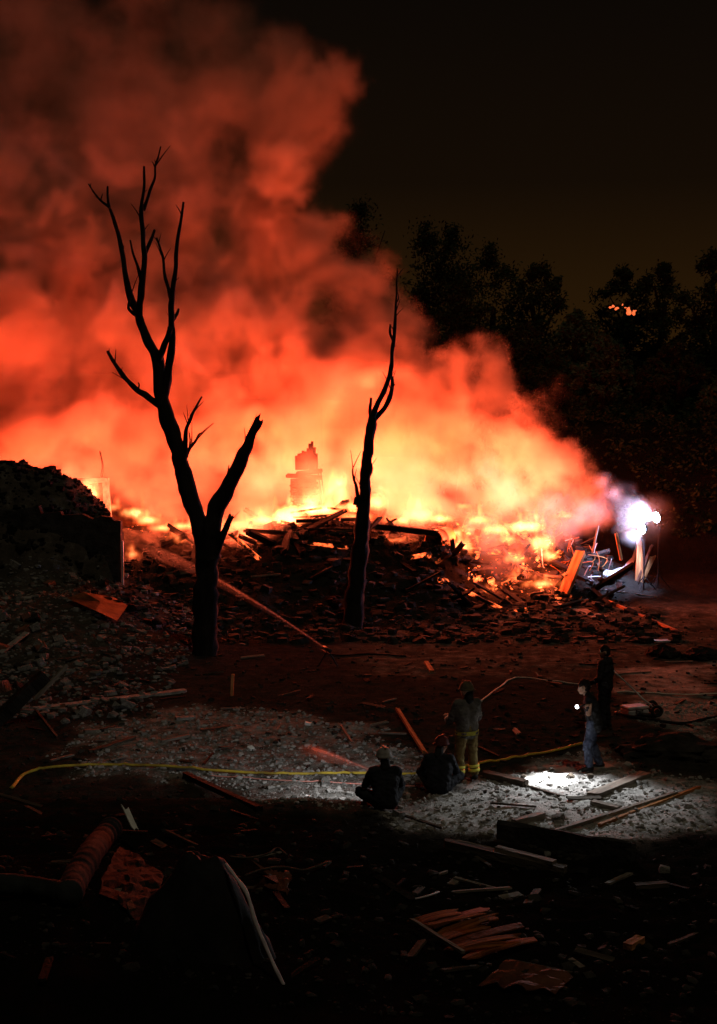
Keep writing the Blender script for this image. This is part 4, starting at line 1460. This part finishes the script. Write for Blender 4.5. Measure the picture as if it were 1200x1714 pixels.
# ------------------------------------------------------------------ water jet and mist beam
def jet(name, a, b, r0, r1, sag, label, core_mat, dens, core_len=.6, mist_r=1.0, cdens=4.0):
    t = thing(name, label, 'water jet', a)
    n = 24
    pts = []
    for i in range(n + 1):
        u = i / n
        pts.append((a.lerp(b, u) + Vector((0, 0, sag * 4 * u * (1 - u)))) - a)
    m_ = int(n * core_len)
    mm = bpy.data.materials.new(name + '_mist')
    mm.use_nodes = True
    tr_ = mm.node_tree
    tr_.nodes.clear()
    pv_ = tr_.nodes.new('ShaderNodeVolumePrincipled')
    ou = tr_.nodes.new('ShaderNodeOutputMaterial')
    pv_.inputs['Color'].default_value = (.95, .95, .95, 1)
    pv_.inputs['Density'].default_value = dens
    pv_.inputs['Anisotropy'].default_value = .6
    tr_.links.new(pv_.outputs[0], ou.inputs['Volume'])
    cm = mm.copy()
    cm.node_tree.nodes['Principled Volume'].inputs['Density'].default_value = cdens
    obj('core', tube_bm(pts[:m_ + 1], [r0 + (r1 * .12) * (i / n) for i in range(m_ + 1)], 8, .2, 3), cm, t, True)
    for k, sc_ in enumerate((1.0, .72, .46, .28, .16)):
        m2 = int(n * (1.0, .9, .78, .66, .55)[k])
        o = obj('mist', tube_bm([p + Vector((0, 0, -.5 * r1 * (i / n) * sc_ * (1 - k * .6))) for i, p in enumerate(pts[:m2 + 1])], [(r0 * 1.6 + (r1 - r0) * (i / n) ** 1.25) * sc_ * min(1, (m2 - i) / 5 + .15) for i in range(m2 + 1)], 12, .15, k), mm, t, True)


M['water'] = mat('white_water', (.28, .28, .28), (.4, .4, .4), 9, .35, .3, 20)
a = P(540, 1082, 36.5)
jet('water_jet_and_beam', a, P(228, 905, 49.5),   .024, .28, .22, 'thin orange lit water jet shooting up to the left into the fire', M['water'], .034, .6, cdens=.9)
nz = thing('hose_nozzle', 'dark nozzle on a short stand spraying the orange lit water jet', 'nozzle', a)
dj = (P(228, 905, 49.5) - a).normalized()
obj('barrel', tube_bm([-dj * .45, -dj * .2, -dj * .02], [.045, .04, .028], 10), M['steel'], nz, True)
for s in (-.25, .25):
    obj('leg', tube_bm([-dj * .3, Vector((s - dj.x * .3, -.1, h(a.x, a.y) - a.z))], [.018, .018], 6), M['steel'], nz)
a = P(624, 1291, 23.9)
jet('water_jet_and_beam', a, P(500, 1245, 27.2), .014, .20, .02, 'short whitish mist cone shaped as a light beam, leaving the seated firefighter to the left', M['water'], .12, .8, cdens=2.0)  # mist cone stands in for a beam of light
hn = thing('hose_nozzle', 'small nozzle held by the seated firefighter in the grey helmet', 'nozzle', a)
dj = (P(500, 1245, 27.2) - a).normalized()
obj('barrel', tube_bm([-dj * .28, -dj * .1, Vector((0, 0, 0))], [.028, .026, .016], 10), M['steel'], hn, True)
hp = Vector((-.045, .365, .875))
hd = Vector((-.55, 1, -.15)).normalized()
hb = obj('added_helmet_lamp', tube_bm([hp - hd * .03, hp + hd * .02], [.02, .028], 10), M['boot'], seated, True)  # lamp added on the helmet to light the grey ground
bm = bmesh.new()
bmesh.ops.create_uvsphere(bm, u_segments=10, v_segments=6, radius=.02, matrix=Matrix.Translation(hp + hd * .022))
obj('lens', bm, M['torch_glass'], hb, True)  # glowing lens of the added lamp
spot('added_helmet_beam', seated.location + Matrix.Rotation(seated.rotation_euler.z, 3, 'Z') @ (hp + hd * .06), G(380, 1262), 170, (.96, .97, 1.0), 120, 1.0, .04)  # added wide spot that brightens the grey ground patch


# ------------------------------------------------------------------ smoke and fire volumes
def field_volume(name, puffs, lo, hi, vox, nscale, amp, m, dens, seed=0.0, edge=2.2, inner=(.36, .64, .15), zstretch=1.0, blend=1.0, detail=6, warp_k=.8):
    ng = bpy.data.node_groups.new(name, 'GeometryNodeTree')
    ng.interface.new_socket('Geometry', in_out='OUTPUT', socket_type='NodeSocketGeometry')
    N = ng.nodes
    L = ng.links

    def mth(op, a, b=None, c=None):
        n = N.new('ShaderNodeMath')
        n.operation = op
        for i, v in enumerate((a, b, c)):
            if v is None:
                continue
            if isinstance(v, (int, float)):
                n.inputs[i].default_value = v
            else:
                L.new(v, n.inputs[i])
        return n.outputs[0]

    def vmt(op, a, b=None, out=0, scale=None):
        n = N.new('ShaderNodeVectorMath')
        n.operation = op
        for i, v in enumerate((a, b)):
            if v is None:
                continue
            if isinstance(v, (tuple, Vector)):
                n.inputs[i].default_value = tuple(v)
            else:
                L.new(v, n.inputs[i])
        if scale is not None:
            n.inputs['Scale'].default_value = scale
        return n.outputs['Value' if out else 'Vector']

    pos = N.new('GeometryNodeInputPosition').outputs[0]

    def nse(vec, scale, det, rgh=.55, col=False):
        n = N.new('ShaderNodeTexNoise')
        n.inputs['Scale'].default_value = scale
        n.inputs['Detail'].default_value = det
        n.inputs['Roughness'].default_value = rgh
        L.new(vec, n.inputs['Vector'])
        return n.outputs['Color' if col else 0]

    off = vmt('MULTIPLY', vmt('ADD', pos, (seed, seed * 2, seed * 3)), (1, 1, zstretch))
    wv = vmt('SCALE', vmt('SUBTRACT', nse(off, nscale * .5, 2, .5, True), (.5, .5, .5)), scale=warp_k / nscale)
    wp = vmt('ADD', off, wv)
    n1 = nse(wp, nscale, detail, .63)
    shape = None
    dn = None
    for c, r, k in puffs:
        q = vmt('DIVIDE', vmt('SUBTRACT', pos, c), r)
        v = mth('MULTIPLY', mth('SUBTRACT', 1.0, vmt('LENGTH', q, out=1)), min(r))
        shape = v if shape is None else mth('SMOOTH_MAX', shape, v, blend)
        wk = mth('MULTIPLY', mth('MAXIMUM', mth('ADD', v, .8), 0.001), mth('MAXIMUM', mth('ADD', v, .8), 0.001))
        if dn is None:
            dn = (wk, mth('MULTIPLY', wk, k))
        else:
            dn = (mth('ADD', dn[0], wk), mth('ADD', dn[1], mth('MULTIPLY', wk, k)))
    f = mth('ADD', shape, mth('MULTIPLY', mth('SUBTRACT', n1, .5), amp))
    mr = N.new('ShaderNodeMapRange')
    mr.interpolation_type = 'SMOOTHSTEP'
    L.new(f, mr.inputs['Value'])
    mr.inputs['From Min'].default_value = 0
    mr.inputs['From Max'].default_value = edge
    d = mth('MULTIPLY', mr.outputs[0], dens)
    d = mth('MULTIPLY', d, mth('DIVIDE', dn[1], dn[0]))
    if inner:
        n2 = nse(vmt('ADD', wp, (7.3, 1.1, 4.2)), nscale * .75, 6, .66)
        mr2 = N.new('ShaderNodeMapRange')
        L.new(n2, mr2.inputs['Value'])
        mr2.inputs['From Min'].default_value = inner[0]
        mr2.inputs['From Max'].default_value = inner[1]
        mr2.inputs['To Min'].default_value = inner[2]
        mr2.inputs['To Max'].default_value = 1.0
        d = mth('MULTIPLY', d, mr2.outputs[0])
    vc = N.new('GeometryNodeVolumeCube')
    L.new(d, vc.inputs['Density'])
    vc.inputs['Min'].default_value = lo
    vc.inputs['Max'].default_value = hi
    for i, k in enumerate('XYZ'):
        vc.inputs['Resolution ' + k].default_value = max(8, int((hi[i] - lo[i]) / vox))
    st = N.new('GeometryNodeSetMaterial')
    st.inputs['Material'].default_value = m
    L.new(vc.outputs[0], st.inputs[0])
    go = N.new('NodeGroupOutput')
    L.new(st.outputs[0], go.inputs[0])
    ob = link(bpy.data.objects.new(name, bpy.data.meshes.new(name)))
    md = ob.modifiers.new('field', 'NODES')
    md.node_group = ng
    return ob


sm_mat = bpy.data.materials.new('smoke')
sm_mat.use_nodes = True
nt = sm_mat.node_tree
nt.nodes.clear()
pv = nt.nodes.new('ShaderNodeVolumePrincipled')
out = nt.nodes.new('ShaderNodeOutputMaterial')
nt.links.new(pv.outputs[0], out.inputs['Volume'])
pv.inputs['Color'].default_value = (.70, .64, .56, 1)
pv.inputs['Density'].default_value = 2.5
pv.inputs['Anisotropy'].default_value = .15

PUFF = [  # px, py, radius in photo pixels, distance, density factor
    (60, 770, 95, 57, .45), (180, 750, 120, 58, .45), (300, 780, 110, 57, .4), (420, 770, 110, 57.5, .45), (540, 720, 120, 58.5, .45), (660, 740, 120, 57.5, .4), (770, 745, 100, 57, .4),
    (860, 770, 85, 56, .45), (930, 800, 60, 55, .55), (980, 830, 40, 54, .7),
    (40, 600, 170, 60, .8), (250, 600, 190, 60, .8), (450, 590, 170, 60, .9), (610, 610, 130, 59.5, .9), (720, 660, 95, 58.5, .9), (800, 650, 85, 58, .8), (885, 710, 68, 57, .6), (930, 770, 48, 56, .5),
    (80, 400, 210, 61, .5), (290, 420, 200, 61, .55), (450, 430, 130, 60.5, .6), (560, 480, 95, 60, .6), (630, 480, 45, 59.5, .5), (540, 400, 60, 60, .4),
    (40, 120, 240, 61, .07), (240, 190, 220, 61, .09), (410, 230, 150, 60.5, .16), (500, 190, 95, 60, .30), (550, 135, 66, 60, .40), (470, 110, 75, 60, .22), (300, 40, 130, 61, .07), (370, 330, 120, 60.5, .35), (470, 285, 75, 58.5, .8),
    (250, 845, 60, 52.6, .16), (420, 840, 70, 52.6, .2), (540, 800, 75, 52.8, .15), (680, 830, 80, 52.4, .18), (820, 840, 70, 51.6, .18), (930, 850, 45, 51.2, .2),
    (260, 880, 55, 50.5, .42), (340, 895, 50, 50.3, .40), (430, 880, 50, 50.8, .42), (560, 845, 50, 51.2, .3), (880, 910, 40, 49.6, .14), (800, 880, 45, 50.2, .34), (510, 790, 55, 52.2, .55), (500, 740, 40, 52.8, .4), (640, 835, 40, 51.6, .3), (760, 850, 45, 51.2, .3), (830, 860, 40, 50.8, .25), (165, 815, 45, 51.6, .3), (700, 855, 50, 51.0, .40), (600, 840, 45, 51.4, .32), (860, 835, 40, 53.0, .25), (920, 845, 34, 52.6, .25), (790, 830, 45, 53.4, .22), (500, 815, 55, 52.4, .12), (985, 868, 26, 52.0, .3),
]
puffs = []
for px, py, r, D, k in PUFF:
    rr = r / F * D
    back = 0 if D < 53.5 else (.7 if py > 690 else 1.8)
    puffs.append((P(px, py, D + back), (rr, max(min(rr, .6), min(rr * .8, 3.2)), rr), k))
tag(field_volume('smoke', puffs, (-22, 48.5, .6), (14, 67, 26.5), .135, .36, 4.6, sm_mat, 1.0, 11.0, 1.0, (.42, .58, .05), blend=.5, warp_k=1.3), kind='stuff')
wpuff = []
for px, py, r, D, k in ((1034, 888, 17, 50.7, 1.0), (1042, 862, 22, 50.8, .8), (1050, 838, 22, 51.0, .6), (1030, 826, 24, 51.3, .6), (1010, 806, 22, 51.5, .5), (1062, 820, 18, 51.0, .4), (1072, 845, 16, 50.9, .2), (1058, 882, 14, 50.6, .08), (1092, 870, 56, 50.9, .06), (1070, 880, 44, 50.6, .07)):
    rr = r / F * D
    wpuff.append((P(px, py, D), (rr, rr * .9, rr), k))
tag(field_volume('thin_smoke', wpuff, (7.4, 48.6, 1.0), (13.0, 53.4, 5.4), .06, .9, .9, sm_mat, 1.3, 4.0, 1.0, (.38, .60, .15), blend=.25, detail=3), kind='stuff')

fm = bpy.data.materials.new('flames')
fm.use_nodes = True
nt = fm.node_tree
nt.nodes.clear()
out = nt.nodes.new('ShaderNodeOutputMaterial')
at = nt.nodes.new('ShaderNodeAttribute')
at.attribute_name = 'density'
pv = nt.nodes.new('ShaderNodeEmission')
rp = nt.nodes.new('ShaderNodeValToRGB')
rp.color_ramp.elements[0].color = (1, .12, .02, 1)
rp.color_ramp.elements[1].color = (1, .42, .14, 1)
nt.links.new(at.outputs['Fac'], rp.inputs[0])
nt.links.new(rp.outputs[0], pv.inputs['Color'])
mu = nt.nodes.new('ShaderNodeMath')
mu.operation = 'MULTIPLY'
mu.inputs[1].default_value = 16.0
nt.links.new(at.outputs['Fac'], mu.inputs[0])
nt.links.new(mu.outputs[0], pv.inputs['Strength'])
nt.links.new(pv.outputs[0], out.inputs['Volume'])
FLAME = [(150, 824, 18, 18, 51.5), (190, 846, 14, 12, 51.5), (225, 856, 22, 14, 51.5), (222, 925, 9, 11, 49), (300, 905, 6, 6, 49), (338, 912, 6, 9, 49),
         (440, 868, 30, 16, 52), (480, 862, 26, 26, 52), (520, 850, 44, 16, 52.6), (570, 830, 16, 34, 52.6), (552, 838, 10, 26, 52.6), (590, 845, 18, 16, 52.4), (630, 838, 18, 22, 52.2),
         (700, 858, 22, 20, 52), (655, 903, 30, 6, 50.6), (775, 912, 18, 24, 50.6), (828, 884, 24, 14, 51.2), (880, 878, 26, 18, 51), (905, 903, 18, 26, 50.6), (920, 926, 14, 18, 50.2),
         (945, 862, 16, 8, 51.2), (775, 845, 14, 10, 52.4), (270, 882, 22, 10, 51.6), (250, 868, 20, 14, 52), (310, 878, 26, 12, 51.8), (375, 884, 24, 12, 51.6), (405, 876, 20, 16, 51.8), (300, 900, 14, 8, 50.4), (420, 895, 18, 8, 50.6), (735, 866, 24, 14, 51.8), (800, 868, 20, 14, 51.6), (850, 900, 16, 14, 50.6), (760, 890, 20, 12, 51.2), (865, 935, 18, 10, 49.9), (600, 862, 26, 10, 52), (670, 868, 22, 12, 51.8), (905, 975, 26, 12, 49.4), (818, 990, 10, 12, 49.3), (870, 962, 20, 9, 49.6)]
fr = random.Random(9)
for x0, x1 in ((-11, -5), (-5, -1.2), (-1.2, 3.2), (3.2, 8.6)):
    fpuff = []
    for px, py, wx, hz, D in FLAME:
        s = D / F
        c = P(px, py, D)
        if not x0 <= c.x < x1:
            continue
        fpuff.append((c + Vector((0, 0, -hz * s * .2)), (wx * s * 1.5, max(.25, wx * s * .8), hz * s * .8), .75))
        for k in range(2 + int(wx / 8)):
            hh = hz * s * fr.uniform(.5, 1.7)
            cx = fr.uniform(-1, 1) * wx * s * .9
            fpuff.append((c + Vector((cx, fr.uniform(-.3, .3), hh * .45)), (fr.uniform(.10, .17), .16, hh * .8), fr.uniform(.6, 1)))
    if fpuff:
        xs = [c.x - r.x if isinstance(r, Vector) else c.x - r[0] for c, r, k in fpuff]
        xe = [c.x + r[0] for c, r, k in fpuff]
        yy = [c.y for c, r, k in fpuff]
        z_ = [c.z for c, r, k in fpuff]
        tag(field_volume('fire', fpuff, (min(xs) - .4, min(yy) - .9, min(z_) - .6), (max(xe) + .4, max(yy) + .9, max(z_) + 1.5),   .045, 2.6, .42, fm, 1.0, 3.0, .26, None, .45, .06, 4, .7), kind='stuff')

FIRE = (1.0, .060, .007)
HOT = (1.0, .078, .027)
for px, py, D, e in ((150, 800, 52.6, 1.1), (225, 830, 52.6, 1.1), (330, 850, 53.0, .7), (430, 835, 53, 1.2), (490, 830, 52.6, 2.0), (575, 815, 52.8, 1.8), (635, 820, 52.6, 1.2), (705, 830, 52.6, 1.4), (775, 850, 52.4, .8),
                    (830, 865, 51.6, .8), (885, 855, 51.4, 1.2), (915, 890, 50.6, .7), (945, 845, 51.6, .5), (870, 945, 49.8, .12), (775, 890, 51, .4)):
    l = bpy.data.lights.new('fire_glow', 'POINT')
    l.energy = e * 430
    l.color = FIRE
    l.shadow_soft_size = .3
    o = link(bpy.data.objects.new('fire_glow', l))
    q = P(px, py, D)
    o.location = (q.x, D + 2.0, h(q.x, D + 2.0) + .30) if e > .45 else q

for px, py, wx, hz, D in FLAME:
    l = bpy.data.lights.new('flame_light', 'POINT')
    l.energy = 40 + wx * hz * .7
    l.color = (1.0, .13, .05)
    l.shadow_soft_size = .2
    o = link(bpy.data.objects.new('flame_light', l))
    o.location = P(px, py - hz * .6, D)
lr = random.Random(21)
BAND = [(-20, .25), (60, .35), (150, .65), (240, .65), (330, .7), (430, 1.1), (500, 1.3), (570, 1.35), (640, 1.35), (700, 1.4), (770, 1.35), (840, 1.15), (900, .8), (950, .45), (985, .2)]
for k in range(120):
    px = -20 + 1000 * (k + lr.random()) / 120
    e = lerp_table(BAND, px)
    top_ = lerp_table([(-20, 745), (250, 720), (480, 690), (700, 690), (860, 760), (985, 840)], px)
    py = lr.uniform(top_, lerp_table([(0, 810), (600, 830), (900, 850), (985, 865)], px))
    l = bpy.data.lights.new('fire_glow', 'POINT')
    hot_ = sm(740, 835, py)
    l.energy = e * (150 + 250 * hot_)
    l.color = (1.0, .058 + .085 * hot_, .009 + .061 * hot_)
    l.shadow_soft_size = .6
    D = lerp_table([(0, 57), (600, 57.4), (850, 56), (985, 53.5)], px) + lr.uniform(-2.3, 1.2)
    o = link(bpy.data.objects.new('fire_glow', l))
    o.location = P(px, py, D)
for px, py, D, e in ((880, 720, 55.6, .5), (830, 680, 56.6, .45), (55, 600, 57.5, 1.0), (20, 570, 58, .4), (440, 620, 58, .8), (620, 640, 57.6, .8)):
    l = bpy.data.lights.new('fire_glow', 'POINT')
    l.energy = e * 900
    l.color = (1.0, .065, .022)
    l.shadow_soft_size = .8
    o = link(bpy.data.objects.new('fire_glow', l))
    o.location = P(px, py, D)

# small far fire between the trees
df = thing('distant_fire', 'small orange fire glowing high among the dark trees at right', 'fire', P(1036, 518, 78.0))
M['far_flame'] = emit_mat('distant_flame', (1, .16, .04), 1.1)
fr_ = random.Random(5)
for k in range(16):
    bm = bmesh.new()
    bmesh.ops.create_icosphere(bm, subdivisions=2, radius=1)
    zz = fr_.uniform(.4, 1.6)
    for v in bm.verts:
        v.co *= 1 + .5 * mnoise.noise(v.co * 1.6 + Vector((k * 3.3, 0, 0)))
        v.co = Vector((v.co.x * .07, v.co.y * .07, v.co.z * .08 * zz))
    o = obj('flame', bm, M['far_flame'], df, True)
    u = fr_.random() ** 1.5
    o.location = (-.35 + 1.3 * u + fr_.uniform(-.15, .15), fr_.uniform(-.3, .3), .25 - .5 * u + fr_.uniform(-.18, .18))
    o.scale = [fr_.uniform(.5, 1.5)] * 3
